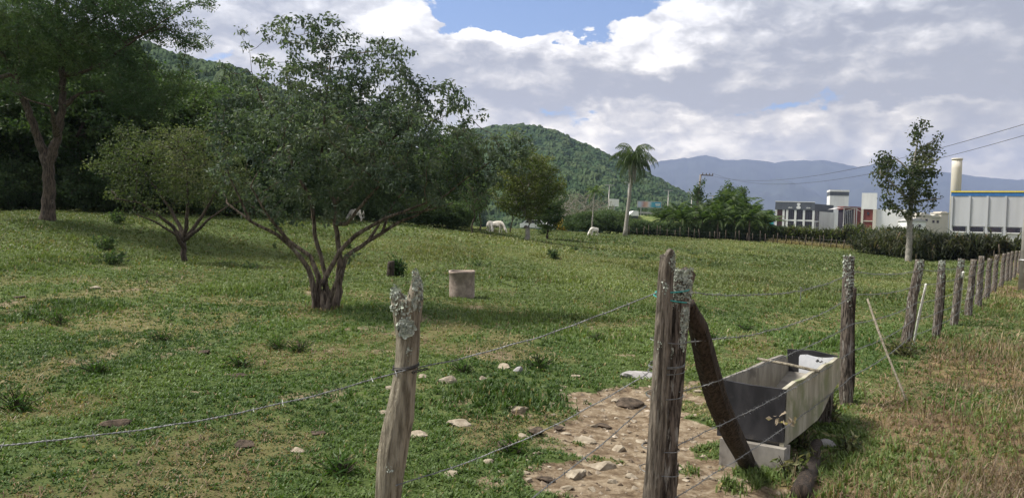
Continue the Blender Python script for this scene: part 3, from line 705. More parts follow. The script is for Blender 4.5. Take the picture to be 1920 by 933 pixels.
# ---- generic trees for the wood's edge and the middle distance
def generic_tree(name, H, W, seed, cols, leaf=.16, k=26, natt=420, bark='bark_dark', base_h=.25, trunk_r=None, loose=.42, top=1.0):
    rng = np.random.default_rng(seed); tr = trunk_r or H * .018
    n = 8; lean = rng.normal(size=2) * .03 * H
    N = [np.array([lean[0] * (i / n) ** 2, lean[1] * (i / n) ** 2, H * .62 * i / n - .15]) + np.append(rng.normal(size=2) * .02 * H * (i > 0), 0) for i in range(n + 1)]
    par = [-1] + list(range(n)); fixed = {i: tr * (1 - .6 * i / n) for i in range(n + 1)}
    q = rng.normal(size=(natt * 2, 3)); q /= np.linalg.norm(q, axis=1)[:, None]; q *= rng.random((natt * 2, 1)) ** (1 / 2.4)
    zc = H * (base_h + 1) / 2; hz_ = H * (1 - base_h) / 2
    bump = 1 + .35 * (vn(np.arctan2(q[:, 1], q[:, 0]) * 1.6 + 9, q[:, 2] * 2.2, seed) - .5) * 2
    A = np.stack([q[:, 0] * W / 2 * bump, q[:, 1] * W / 2 * bump, zc + q[:, 2] * hz_ * top * (.85 + .3 * bump * .5)], 1)
    nn = (vn(A[:, 0] * .9, A[:, 2] * .9, seed) + vn(A[:, 1] * .9, A[:, 2] * .9 + 3, seed + 3)) / 2; A = A[nn > loose * .8]
    st = max(.25, H * .045)
    NN, pp = colonize(A, N, par, st, H * .5, st * 1.2, seed=seed, iters=60)
    mb = MB(); R, tips = branch_mesh(mb, NN, pp, .014, fixed=fixed, nside=4)
    root = empty(name); mb.build('trunk', MT[bark], root, True)
    C = NN[R < .03]
    V, Q, c = leaves_at(C, k, st * .62, leaf, cols, rng, .6, .55, seed, .3, .3, .6)
    mesh_np('crown', V, Q, None, MT['leaf'], root, c, False)
    return root
def put(root, p, s=1.0, rz=0, label=None, cat='tree', group=None, first=False, sz=None):
    o = root if first else copy_tree(root)
    o.location = p; o.rotation_euler.z = rz; o.scale = (s, s, s * (sz or 1)); tag(o, label, cat, group); return o
DG = [(.032, .060, .028), (.050, .086, .038), (.076, .118, .050), (.11, .15, .065)]
MG = [(.034, .064, .024), (.054, .092, .034), (.078, .122, .045), (.11, .155, .058)]
YG = [(.06, .085, .03), (.095, .12, .042), (.14, .165, .055), (.18, .19, .075)]
protoF = [generic_tree('forest_tree', 9.0, 6.2, 101, DG, .20, 30), generic_tree('forest_tree', 10.5, 7.0, 102, MG, .22, 30), generic_tree('forest_tree', 8.0, 6.6, 103, DG, .19, 30, base_h=.15)]
used = set()
spots = [(-120, 38, 0), (-40, 40, 2), (40, 41, 1), (100, 43, 2), (160, 40, 0), (215, 42, 1), (270, 41, 2), (330, 44, 0), (385, 43, 2), (440, 46, 1), (500, 46, 0), (560, 50, 2), (615, 52, 1), (670, 55, 2), (725, 57, 0), (785, 58, 2), (840, 60, 1), (-200, 36, 1),
         (-80, 48, 1), (10, 50, 0), (75, 52, 1), (140, 51, 1), (200, 54, 0), (260, 53, 1), (320, 56, 1), (400, 58, 0), (480, 60, 1), (550, 63, 1), (640, 66, 0), (720, 68, 1), (800, 70, 0), (870, 74, 2)]
rs = np.random.default_rng(5)
for i, (px, D, k) in enumerate(spots):
    s = (.86 if px < 420 else .80) * (1 + .12 * rs.normal()) * (1.0 if D < 47 or px > 450 else 1.12)
    put(protoF[k], GD(px, D), s, rs.random() * 6.3, ORD[i if i < 17 else i - 18] + (' dark tree from the left in the front row of the wood' if i < 17 else ' tree from the left in the back row of the wood') if i != 17 else 'outermost front tree of the wood at the left border', 'tree', 'trees of the dense wood on the left', first=k not in used); used.add(k)
bushP = generic_tree('bush', 2.4, 3.2, 111, DG, .13, 34, 260, base_h=.0, trunk_r=.05, loose=.3)
for i in range(26):
    px = -60 + i * 37 + rs.normal() * 8; D = np.interp(px, [-60, 400, 900], [37.0, 41, 57]) + rs.random() * 2
    put(bushP, GD(px, D), .7 + .5 * rs.random(), rs.random() * 6.3, ORD[i] + ' low bush from the left in the undergrowth at the foot of the wood', 'bush', 'undergrowth bushes in front of the wood', first=i == 0)
# middle distance trees
t1 = generic_tree('broadleaf_tree', 6.0, 4.1, 121, YG, .14, 30, 500, 'bark_pale', .22, .17, .36)
put(t1, GP(985, 452), 1.0, .3, 'yellowish green tree with a lichen-white trunk right of the two grazing cows', 'tree', None, True)
t2 = generic_tree('broadleaf_tree', 5.0, 3.2, 122, DG, .14, 26, 360, 'bark_dark', .12, .12, .36)
put(t2, GD(1028, 64), 1.0, .3, 'dark green rounded tree just behind the yellowish tree', 'tree', None, True)
t3 = generic_tree('slender_tree', 5.2, 2.6, 123, MG, .11, 12, 300, 'bark_dark', .3, .08, .40)
put(t3, GD(886, 50), .78, 1.3, 'slender dark-stemmed tree left of the two grazing cows', 'tree', None, True)
put(t3, GD(900, 66), .95, 4.0, 'thin tree standing just behind the two grazing cows', 'tree')
put(t3, GD(958, 72), .9, 2.0, 'thin tree between the two grazing cows and the lichen-trunked tree', 'tree')
bare = generic_tree('bare_tree', 7.0, 6.0, 124, [(.10, .09, .06), (.14, .12, .08), (.10, .11, .05)], .10, 5, 420, 'bark_pale', .2, .10, .36)
for i, (px, D, s) in enumerate([(1065, 125, .95), (1095, 130, 1.0), (1125, 128, .85), (1045, 118, .8)]):
    put(bare, GD(px, D), s, i * 1.7, ['sparse brown tree nearest the small palm but one', 'tallest sparse brown tree left of the small palm', 'sparse brown tree closest to the small palm', 'leftmost sparse brown tree, beside the yellow flowering bush'][i], 'tree', 'sparse brown trees', i == 0)
for i, (px, D, s) in enumerate([(1075, 100, .95), (1098, 97, 1.15), (1122, 96, 1.2), (1140, 99, 1.35), (1158, 97, 1.15), (1180, 98, .9), (1200, 97, .85), (1222, 100, .8)]):
    put(bushP, GD(px, D), s, i * 1.3, ORD[i] + ' dark green shrub from the left in the row behind the two palms', 'bush', 'shrubs along the far side of the field')
row = generic_tree('row_tree', 8.5, 6.5, 125, DG, .26, 24, 300, 'bark_dark', .15)
for i in range(24):
    px = 1010 + i * 15 + rs.normal() * 4; D = 245 + rs.random() * 50
    put(row, GD(px, D), .75 + .35 * rs.random(), rs.random() * 6, ORD[i] + ' dark tree from the left in the distant row below the hill', 'tree', 'distant row of dark trees', i == 0)
for i, (px, D, s) in enumerate([(1361, 150, 1.25), (1384, 150, 1.15)]):
    c = generic_tree('conifer', 9.5, 3.2, 126 + i, DG, .28, 22, 200, 'bark_dark', .3)
    put(c, GD(px, D), s * .92, 0, ['tall layered conifer rising left above the palm grove', 'narrow dark conifer rising right above the palm grove'][i], 'tree', None, True)

# ---- palms
def frond(mb_v, mb_q, mb_c, P0, az, el, L, rng, cols, nl=22, lw=.045, ll=.45, droop=1.2, hang=.9):
    n = nl; t = np.linspace(0, 1, n); e = el - droop * t ** 1.4
    d = np.stack([np.cos(az) * np.cos(e), np.sin(az) * np.cos(e), np.sin(e)], 1); P = P0 + np.cumsum(d * (L / n), axis=0)
    side = np.array([-math.sin(az), math.cos(az), 0])
    for s in (-1, 1):
        m = n; LL = ll * (np.sin(np.clip(t * .9 + .12, 0, 1) * np.pi) * .8 + .25) * (.85 + .3 * rng.random(m))
        dd = side * s * .75 + d * .55 + np.array([0, 0, -hang]) * (.5 + .6 * rng.random((m, 1))); dd /= np.linalg.norm(dd, axis=1)[:, None]
        w = d * lw / 2
        q = np.stack([P - w, P + w, P + dd * LL[:, None] * .6 + w * .8, P + dd * LL[:, None] - np.array([0, 0, .12]) * LL[:, None]], 1)
        b = sum(len(x) for x in mb_v); mb_v.append(q.reshape(-1, 3)); mb_q.append(b + np.arange(m * 4).reshape(m, 4))
        c = pal(m, cols, rng, None, 1, .25); mb_c.append(np.repeat(c, 4, 0))
    # midrib
    w = side * .02
    b = sum(len(x) for x in mb_v); V = np.stack([P - w, P + w], 1).reshape(-1, 3); mb_v.append(V)
    i = np.arange(n - 1)[:, None] * 2; mb_q.append(b + i + np.array([[0, 1, 3, 2]])); mb_c.append(np.tile(np.array(cols[-1]) * .9, (len(V), 1)))
def palm(name, H, r, nf, L, seed, cols, bark, lean=0, nl=22, ll=.5, lw=.05, el0=(-.5, 1.35), droop=1.5, bulge=False, hang=.9):
    rng = np.random.default_rng(seed); root = empty(name); mb = MB(); n = 12; t = np.linspace(0, 1, n)
    P = np.stack([lean * H * t ** 1.1, 0 * t, H * t - .1], 1)
    R = r * (1.25 - .45 * t + .35 * np.exp(-t * 14))
    if bulge: R = R * (1 - .2 * sm(t, .5, .8)); R[-2:] *= 1.0
    mb.tube(P, R, 9); mb.build('trunk', MT[bark], root, True)
    V, Q, C = [], [], []
    for k in range(nf):
        az = k * 2.39996 + rng.random() * .3; f = k / nf; el = el0[1] + (el0[0] - el0[1]) * f + rng.normal() * .1
        frond(V, Q, C, P[-1] + np.array([0, 0, .05]), az, el, L * (.85 + .3 * rng.random()), rng, cols, nl, lw, ll, droop, hang)
    mesh_np('crown', np.vstack(V), np.vstack(Q), None, MT['leaf'], root, np.vstack(C))
    if bulge:   # hanging dry sheaths and flower stalks under the crown
        s = MB()
        for k in range(16):
            a = k * .39 * 2; rr = .12 + .2 * rng.random(); z = H - .1
            s.tube([[lean * H, 0, z], [lean * H + math.cos(a) * rr * 1.6, math.sin(a) * rr * 1.6, z - .4], [lean * H + math.cos(a) * rr * 1.4, math.sin(a) * rr * 1.4, z - 1.7 - rng.random()]], [.09, .07, .03], 4)
        s.build('dry_sheaths', MT['bark_pale'], root)
    return root
PG = [(.038, .072, .030), (.07, .115, .045), (.105, .155, .058), (.15, .19, .08)]
D = 88; p = GP(1172, 443); p = GD(1172, D)
pt = palm('palm_tree', 8.5, .19, 46, 3.2, 131, [(.045, .078, .038), (.075, .11, .052), (.11, .145, .07)], 'bark_pale', .075, 30, .90, .055, (-.7, 1.5), 2.15, True, 1.9)
put(pt, p, 1, 0, 'tall palm with a feathery drooping crown and a slightly leaning grey trunk', 'palm', None, True)
pt2 = palm('palm_tree', 4.7, .07, 15, 1.5, 132, PG, 'bark_pale', .035, 16, .4, .07, (-.5, 1.2), 1.6)
for i, (px, D, s_) in enumerate([(1262, 103, .85), (1285, 104, .9), (1310, 103, 1.0), (1335, 104, 1.15), (1362, 105, 1.3), (1388, 104, 1.3), (1412, 104, 1.1), (1436, 102, .9)]):
    put(bushP, GD(px, D), s_, i * 1.9, ORD[i] + ' tall dark shrub from the left filling the back of the palm grove', 'bush', 'shrubs behind the palm grove')
put(pt2, GD(1109, 86), 1, 0, 'small thin palm behind the cow grazing alone', 'palm', None, True)
pg = [palm('grove_palm', 1.5, .10, 16, 2.6, 133, PG, 'bark', 0, 24, .6, .07, (.1, 1.4), 1.15, hang=.45), palm('grove_palm', 2.4, .11, 18, 2.8, 134, [(.024, .05, .02), (.045, .08, .028), (.07, .11, .036), (.11, .15, .05)], 'bark', 0, 24, .65, .07, (-.1, 1.4), 1.2, hang=.5)]
rp = np.random.default_rng(8); usedp = set()
grove = [(1243, 99), (1262, 97), (1278, 95), (1296, 101), (1316, 95), (1330, 99), (1345, 94), (1362, 98), (1376, 94), (1392, 98), (1404, 93), (1420, 96), (1434, 94), (1255, 104), (1310, 104), (1350, 104), (1372, 103), (1398, 103), (1418, 101)]
for i, (px, D) in enumerate(grove):
    k = 1 if D > 97 else 0; k = int(rp.random() < .5) if D < 99 else 1; hgt = .86 + .28 * rp.random() + (.30 if D > 102 and 1340 < px < 1400 else 0)
    put(pg[k], GD(px, D), hgt * (.95 if px < 1290 else 1.05), rp.random() * 6.3, (ORD[i] + ' palm from the left in the front of the grove' if i < 13 else ORD[i - 13] + ' palm from the left in the back of the grove'), 'palm', 'palms of the far grove', first=k not in usedp); usedp.add(k)
for i in range(26):
    px = 1180 + i * 11.5; D = np.interp(px, [1180, 1460], [94.5, 94]) + rp.random()
    put(bushP, GD(px, D), .60 + .35 * rp.random(), rp.random() * 6.3, ORD[i] + ' knee-high bush from the left at the foot of the palm grove', 'bush', 'low bushes below the palm grove')
# ------------------------------------------------------------------ reed hedge, weeds, undergrowth mass
def reeds():
    rng = np.random.default_rng(31); n = 52000
    ctl = np.array([[*GD(1445, 94)[:2]], [*GD(1520, 92)[:2]], [*GD(1600, 88)[:2]], [*GD(1700, 77)[:2]], [*GD(1800, 67)[:2]], [*GD(1895, 60)[:2]], [*GD(2010, 54)[:2]]])
    t = rng.random(n) * (len(ctl) - 1); i = np.minimum(t.astype(int), len(ctl) - 2); f = (t - i)[:, None]
    p = ctl[i] * (1 - f) + ctl[i + 1] * f; dd = ctl[i + 1] - ctl[i]; dd /= np.linalg.norm(dd, axis=1)[:, None]; nr = np.stack([-dd[:, 1], dd[:, 0]], 1); nr[nr[:, 1] < 0] *= -1
    p = p + nr * (rng.random((n, 1)) ** 1.2 * 5.5) + rng.normal(size=(n, 2)) * .25
    x, y = p.T; z = gz(x, y)
    hh = np.interp(t, [0, 1, 2, 3, 4, 5, 6], [1.9, 2.3, 2.6, 2.5, 2.35, 2.2, 2.1]) * (.55 + .75 * fbm(x * .4, y * .4, 3, 5))
    h = hh * (.4 + .6 * rng.random(n) ** .5)
    a = rng.random(n) * 2 * np.pi; L = .9 + .6 * rng.random(n); lean = .2 + 1.1 * rng.random(n); w = .035 + .04 * rng.random(n)
    # arching leaf starting at height h-? on a stalk
    b0 = np.stack([x, y, z + np.maximum(h - .5, 0) * rng.random(n) ** .6], 1); d = np.stack([np.cos(a), np.sin(a), 0 * a], 1); up = np.array([0, 0, 1.]); s = np.stack([-d[:, 1], d[:, 0], 0 * a], 1) * w[:, None]
    m = b0 + (d * np.sin(lean)[:, None] * .6 + up * np.cos(lean)[:, None]) * (L * .5)[:, None]
    tp = m + (d * .9 + up * (np.cos(lean * 2.0))[:, None] * .6) * (L * .45)[:, None]
    V = np.stack([b0 - s * .5, b0 + s * .5, m + s, m - s, tp], 1).reshape(-1, 3); k = np.arange(n)[:, None] * 5
    c = pal(n, [(.020, .028, .018), (.035, .046, .026), (.060, .068, .040), (.10, .10, .065)], rng, np.stack([x, y, b0[:, 2]], 1), .6, .3, 77, .5)
    tan = (t < 2.2) & (rng.random(n) < .3); c[tan] = np.array([.10, .13, .035])
    pk = rng.random(n) < .04; c[pk] = np.array([.20, .15, .10])
    o = mesh_np('reed_hedge', V, k + np.array([[0, 1, 2, 3]]), k + np.array([[3, 2, 4]]), MT['leaf'], None, np.repeat(c, 5, 0))
    tag(o, 'dense dark mass of tall reeds along the far right side of the field', 'reeds', None, 'stuff')
reeds()
def tall_dry():
    """knee-high dry grass strip in front of the reeds and at the right edge"""
    rng = np.random.default_rng(32); segs = []
    n1 = 9000; t = rng.random(n1); px = 1440 + t * 440; D = np.interp(px, [1440, 1520, 1600, 1700, 1800, 1900], [92.5, 90.5, 86.5, 75.5, 65.5, 58.5]) - rng.random(n1) * 2
    u = np.array([GD(q, 50).x / 50 for q in np.linspace(1440, 1880, 45)]); x1 = np.interp(px, np.linspace(1440, 1880, 45), u) * D; y1 = D; h1 = .25 + .45 * rng.random(n1); w1 = np.full(n1, .035)
    n2 = 9000; y2 = 4.6 + 9 * rng.random(n2) ** 1.2; s2 = rng.random(n2) ** .8; x2 = (.515 + .20 * s2) * y2 + (y2 - 4) * .0 + (fbm(y2 * 1.3, y2 * 0, 2, 3) - .5) * .4; h2 = (.08 + .24 * rng.random(n2) ** 1.5) * (.4 + .7 * s2); w2 = np.full(n2, .0055) * (1 + y2 * .04)
    x = np.concatenate([x1, x2]); y = np.concatenate([y1, y2]); h = np.concatenate([h1, h2]); w = np.concatenate([w1, w2]); n = len(x); z = gz(x, y)
    keep = np.ones(n, bool); keep[n1:] = (fbm(x2 * 1.2, y2 * 1.0, 3, 15) > .46) & (rng.random(n2) < .75)
    x, y, h, w, z = x[keep], y[keep], h[keep], w[keep], z[keep]; n = len(x)
    a = rng.random(n) * 6.283; lean = rng.random(n) * 1.15 + .15; d = np.stack([np.cos(a), np.sin(a), 0 * a], 1); s = np.stack([-d[:, 1], d[:, 0], 0 * a], 1) * w[:, None] / 2; up = np.array([0, 0, 1.])
    b0 = np.stack([x, y, z], 1); m = b0 + (d * np.sin(lean)[:, None] + up * np.cos(lean)[:, None]) * (h * .6)[:, None]; tp = m + (d * np.sin(lean * 2)[:, None] + up * np.cos(lean * 2)[:, None]) * (h * .5)[:, None]
    V = np.stack([b0 - s, b0 + s, m + s * .8, m - s * .8, tp], 1).reshape(-1, 3); k = np.arange(n)[:, None] * 5
    c = pal(n, [(.10, .072, .052), (.19, .145, .10), (.28, .22, .14), (.20, .20, .07)], rng, b0, .9, .3, 78, .5)
    far_ = y > 40; c[far_] = pal(far_.sum(), [(.14, .15, .05), (.24, .20, .10), (.30, .25, .14)], rng, b0[far_], .3, .25, 79, .6)
    tag(mesh_np('dry_stalks', V, k + np.array([[0, 1, 2, 3]]), k + np.array([[3, 2, 4]]), MT['grass'], None, np.repeat(c, 5, 0)), 'tall withered brown stalks at the right edge and before the reeds', 'dry grass', None, 'stuff')
tall_dry()
def weed(name, p, H, W, n, leaf, asp, cols, label, seed, cat='plant', group=None, stemc='bark_dark', upright=.5):
    rng = np.random.default_rng(seed); root = empty(name, p); tag(root, label, cat, group); mb = MB(); V, Q, C = [], [], []; b = 0
    for i in range(n):
        a = rng.random() * 6.283; l = W / 2 * rng.random() ** .7; h = H * (.5 + .5 * rng.random()) * (1 - .35 * (l / (W / 2)) ** 2)
        e = np.array([math.cos(a) * l, math.sin(a) * l, h]); P0 = np.array([e[0] * .25, e[1] * .25, -.02]); mid = (P0 + e) / 2 + np.array([-e[0] * .12, -e[1] * .12, h * .08])
        P = np.array([P0, mid, e]); mb.tube(P, [.006, .005, .003], 3)
        k = max(5, int(h / leaf * 4.5)); t = rng.random(k) * .85 + .15; q = P0 * (1 - t[:, None]) + e * t[:, None] + rng.normal(size=(k, 3)) * .012
        v, qq, c = leaf_quads(q, leaf, asp, rng, .0, cols=pal(k, cols, rng, None, 1, .3)); V.append(v); Q.append(qq + b); b += len(v); C.append(c)
    mb.build('stem', MT[stemc], root); mesh_np('foliage', np.vstack(V), np.vstack(Q), None, MT['leaf'], root, np.vstack(C)); return root
weed('leafy_shrub', GP(744, 518), .62, .50, 34, .17, .2, [(.016, .045, .014), (.03, .07, .02), (.05, .10, .03)], 'dark green shrub with long narrow leaves beside a dark stump', 41, 'shrub')
weed('weed_clump', GP(195, 470), .55, 1.1, 30, .14, .4, MG, 'leafy weed clump standing in the grass below the tall feathery tree', 42)
weed('weed_clump', GP(205, 495), .35, 1.3, 34, .10, .4, DG, 'low dark weed clump nearest the small fan-shaped tree on its left', 43)
weed('weed_clump', GP(221, 420), .6, .9, 24, .14, .4, MG, 'small round bush at the edge of the wood right of the tall trunk', 44)
weed('weed_clump', GP(1037, 486), .55, .6, 22, .13, .4, DG, 'dark leafy weed standing alone in the open field right of the lichen-trunked tree', 45)
weed('weed_clump', GP(1020, 440), .8, 1.6, 30, .16, .4, MG, 'green weed clump at the foot of the rounded tree', 46)
weed('weed_clump', GP(654, 470), .55, .25, 9, .10, .4, MG, 'thin young plant just right of the twisted stems', 47)
weed('weed_clump', GP(515, 466), .3, .15, 6, .08, .4, MG, 'tiny upright seedling in the open field left of the twisted stems', 48)
weed('weed_clump', GP(1692, 668), .26, .5, 40, .16, .12, [(.06, .08, .03), (.10, .11, .045), (.2, .17, .09)], 'long grass tuft around the foot of the first leaning post beyond the trough', 49)
TUS = ['bright tussock at the left edge just above the near wire', 'tussock at the left below the distant dung pat', 'tussock left of the upper of two stones near the forked post', 'tussock in the open grass below the multi-stemmed tree', 'tussock right of the forked post above the blocky stone', 'tussock in the grass left of the forked post foot', 'tussock between the forked post and the grey angular stone', 'tussock at the far left edge under the weedy bank', 'tussock in the grass below the fan-shaped tree', 'tussock just above the smaller dung pats', 'tussock on the field seen between big post and trough', 'tussock in the field left of the big post above the grey slab', 'tussock in the field above the trough', 'tussock behind the forked post at half height', 'tussock in the left foreground above the wide dung pat', 'low tussock by the reddish dung lump at the soil edge']
for i, (px, py, s) in enumerate([(35, 770, .30), (110, 610, .3), (560, 660, .25), (520, 655, .22), (870, 700, .2), (640, 890, .18), (1010, 690, .26), (60, 600, .25), (300, 640, .22), (450, 690, .2), (1340, 640, .2), (1120, 640, .22), (1400, 620, .2), (760, 640, .2), (180, 700, .2), (960, 850, .16)]):
    weed('grass_tussock', GP(px, py), s * .7, s * 1.7, 26, .10, .12, [(.028, .070, .014), (.05, .10, .022), (.085, .14, .032)], TUS[i], 60 + i, 'tussock', 'grass tussocks in the near pasture')
rk = np.random.default_rng(9)
wq = [1210, 1290, 1300, 1110, 1150, 1080, 1400, 1340, 1250, 900, 420, 470, 1190]; wr = {k: r + 1 for r, k in enumerate(sorted(range(13), key=lambda q: wq[q]))}
for i, (px, py) in enumerate([(1210, 487), (1290, 470), (1300, 478), (1110, 450), (1150, 452), (1080, 470), (1400, 470), (1340, 500), (1250, 505), (900, 500), (420, 500), (470, 505), (1190, 456)]):
    weed('field_weed', GP(px, py), .22, .9, 14, .12, .4, DG, 'low dark weed patch in the far field, ' + ordw(wr[i]) + ' from the left', 90 + i, 'plant', 'weed patches in the far field')
for i, (px, py, s) in enumerate([(1500, 840, .3), (1560, 790, .34), (1520, 880, .26), (1480, 900, .26), (1590, 850, .25)]):
    weed('leafy_weed', GP(px, py), s * .65, s * .9, 12, .065, .36, [(.07, .095, .045), (.12, .14, .065), (.22, .20, .12)], ['ragged weed right against the trough block', 'ragged weed under the far end of the trough', 'ragged weed over the top of the fallen log', 'ragged weed between the block and the fallen log', 'ragged weed farthest right of the trough on the verge'][i], 110 + i, 'plant', 'ragged weeds beside the trough')

# ------------------------------------------------------------------ stones, dung
def rock(name, p, w, h, seed, matn, label, group=None, cat='stone', flat=.5):
    import bmesh
    bm = bmesh.new(); bmesh.ops.create_icosphere(bm, subdivisions=3, radius=1); rng = np.random.default_rng(seed)
    dirs = rng.normal(size=(13, 3)); dirs /= np.linalg.norm(dirs, axis=1)[:, None]; off = .40 + .36 * rng.random(13)
    for v in bm.verts:
        c = np.array(v.co); k = 1.0
        for d_, o_ in zip(dirs, off):
            q = c @ d_
            if q > 1e-3: k = min(k, o_ / q)
        c = c * k * 1.4 * (1 + .05 * (float(vn(c[0:1] * 4 + 9, c[1:2] * 4 + c[2:3] * 5, seed)[0]) - .5))
        v.co = (c[0] * w / 2, c[1] * w / 2 * (.65 + .3 * (seed % 7) / 7), c[2] * h / 2 + h * (.14 if matn == 'dung' else .0))
    me = bpy.data.meshes.new(name); bm.to_mesh(me); bm.free(); me.materials.append(MT[matn]); o = bpy.data.objects.new(name, me); COL.objects.link(o)
    o.location = p; o.rotation_euler.z = rng.random() * 6.28; return tag(o, label, cat, group)
def pxw(p, wpx): return wpx * p.y / FPX
ST = [(1190, 708, 62, .5, 'stone_grey', 'large flat grey slab lying left of the big post'),
      (842, 716, 38, .6, 'stone', 'tan blocky stone right of the forked post at its wire'),
      (557, 846, 36, .55, 'stone', 'pinkish tan stone lying alone in the grass left of the forked post'),
      (1131, 876, 54, .5, 'stone', 'largest pale tan rock in the bare soil'),
      (1080, 893, 56, .4, 'stone', 'broad flat greenish rock just left of the largest pale rock'),
      (965, 768, 52, .3, 'stone', 'long flat tan stone in the grass left of the bare soil'),
      (856, 796, 42, .4, 'stone', 'flat tan stone right of the forked post below the blocky stone'),
      (848, 890, 40, .35, 'stone', 'whitish flat stone close to the foot of the forked post'),
      (785, 819, 40, .35, 'stone', 'pair-like whitish stone right beside the forked post'),
      (723, 776, 20, .5, 'stone', 'small white stone just left of the forked post'),
      (1160, 846, 40, .45, 'stone', 'tan rock behind the largest pale rock'),
      (1092, 828, 44, .35, 'stone', 'low broad stone in the centre of the bare soil'),
      (970, 696, 26, .6, 'stone_grey', 'grey angular stone in the grass above the long flat stone'),
      (943, 691, 30, .45, 'stone', 'brown stone touching the grey angular stone'),
      (733, 729, 26, .5, 'stone', 'tan stone half hidden left of the forked post'),
      (790, 709, 20, .45, 'stone', 'small whitish stone right of the forked post'),
      (1550, 838, 40, .6, 'stone_grey', 'pale pinkish stone under the far weeds right of the trough block')]
for i, (px, py, w, fl, mt, lb) in enumerate(ST):
    p = GP(px, py); W = pxw(p, w); rock('stone', p, W, W * fl * 1.1, 200 + i, mt, lb)
sm_ = [(1038, 761, 14), (980, 820, 24), (917, 867, 24), (986, 887, 20), (1180, 893, 28), (1156, 751, 24), (1158, 786, 12), (1051, 879, 10), (1079, 708, 26), (1037, 780, 16), (1060, 815, 18), (1110, 800, 16), (1200, 830, 20), (1190, 790, 14), (1010, 850, 20), (1150, 905, 22), (1060, 920, 26), (1110, 920, 20), (1190, 918, 18), (1300, 780, 18), (1320, 860, 20), (1330, 900, 24), (1300, 830, 14), (1345, 770, 16), (1285, 900, 18), (1360, 915, 20), (1130, 770, 12), (990, 905, 16), (905, 712, 22), (1000, 672, 18), (1170, 815, 14), (1095, 860, 12), (1280, 745, 16), (1310, 735, 18), (1395, 905, 18), (940, 905, 12)]
rank = {k: r + 1 for r, k in enumerate(sorted(range(len(sm_)), key=lambda q: sm_[q][0]))}
for i, (px, py, w) in enumerate(sm_):
    p = GP(px, py); W = pxw(p, w); rock('stone', p, W, W * .5, 300 + i, 'stone', 'small tan stone at the bare soil, ' + ordw(rank[i]) + ' from the left', 'small stones of the bare patch')
for i, (px, py, w, lb) in enumerate([(213, 797, 62, 'wide flat brown dung pat under the left wire'), (385, 663, 28, 'small dark dung pat left of the multi-stemmed tree foot, nearest the field centre'), (443, 706, 32, 'brown dung pat in the grass between the two smaller and wider pats'), (460, 834, 44, 'dark dung pat in the grass left of the tan lone stone'), (1175, 762, 60, 'dark crumbly dung heap on the bare soil left of the big post'), (1046, 803, 26, 'reddish brown dung lump at the left rim of the bare soil'), (1000, 812, 44, 'long low brown dung lump in the grass left of the bare soil'), (35, 558, 20, 'distant dark dung pat at the far left'), (178, 541, 24, 'tan clod lying in the grass at the left'), (950, 838, 46, 'dark brown clod left of the bare soil in front of the long stone'), (1025, 905, 40, 'dark dung clod at the bottom edge of the bare soil'), (598, 815, 34, 'dark brown earth clod below the lone tan stone on its right'), (1130, 800, 36, 'crumbly brown dung between rocks in the bare soil')]):
    p = GP(px, py); W = pxw(p, w); rock('dung_pat', p, W, W * (.28 if w != 24 else .5), 400 + i, 'dung' if px != 178 else 'stone', lb, None, 'dung' if px not in (178,) else 'clod')
def gravel():
    rng = np.random.default_rng(51); n = 5200; y = np.sqrt(rng.random(n) * (8.6 ** 2 - 4 ** 2) + 16); x = .85 + (rng.random(n) - .5) * 2.6; k = rng.random(n) < dirt(x, y) * .6; x, y = x[k], y[k]; n = len(x); z = gz(x, y)
    s = .004 + .022 * rng.random(n) ** 3.2; o = np.array([[1, 0, 0], [0, 1, 0], [-1, 0, 0], [0, -1, 0], [0, 0, 1.]]); J = o[None] + rng.normal(size=(n, 5, 3)) * .28
    V = np.stack([x, y, z], 1)[:, None] + J * s[:, None, None] * np.array([1.2, 1, .7]); k5 = np.arange(n)[:, None, None] * 5; T = (k5 + np.array([[[0, 1, 4], [1, 2, 4], [2, 3, 4], [3, 0, 4]]])).reshape(-1, 3)
    c = np.repeat(pal(n, [(.09, .062, .040), (.16, .12, .082), (.25, .20, .145), (.36, .31, .25)], rng, None, 1, .2), 5, 0)
    m, t, b = new_mat('gravel_stone'); at = t.nodes.new('ShaderNodeAttribute'); at.attribute_name = 'Col'; t.links.new(at.outputs[0], b.inputs['Base Color']); b.inputs['Roughness'].default_value = 1
    tag(mesh_np('gravel', V.reshape(-1, 3), None, T, m, None, c), 'fine loose gravel on the bare soil', 'gravel', None, 'stuff')
gravel()

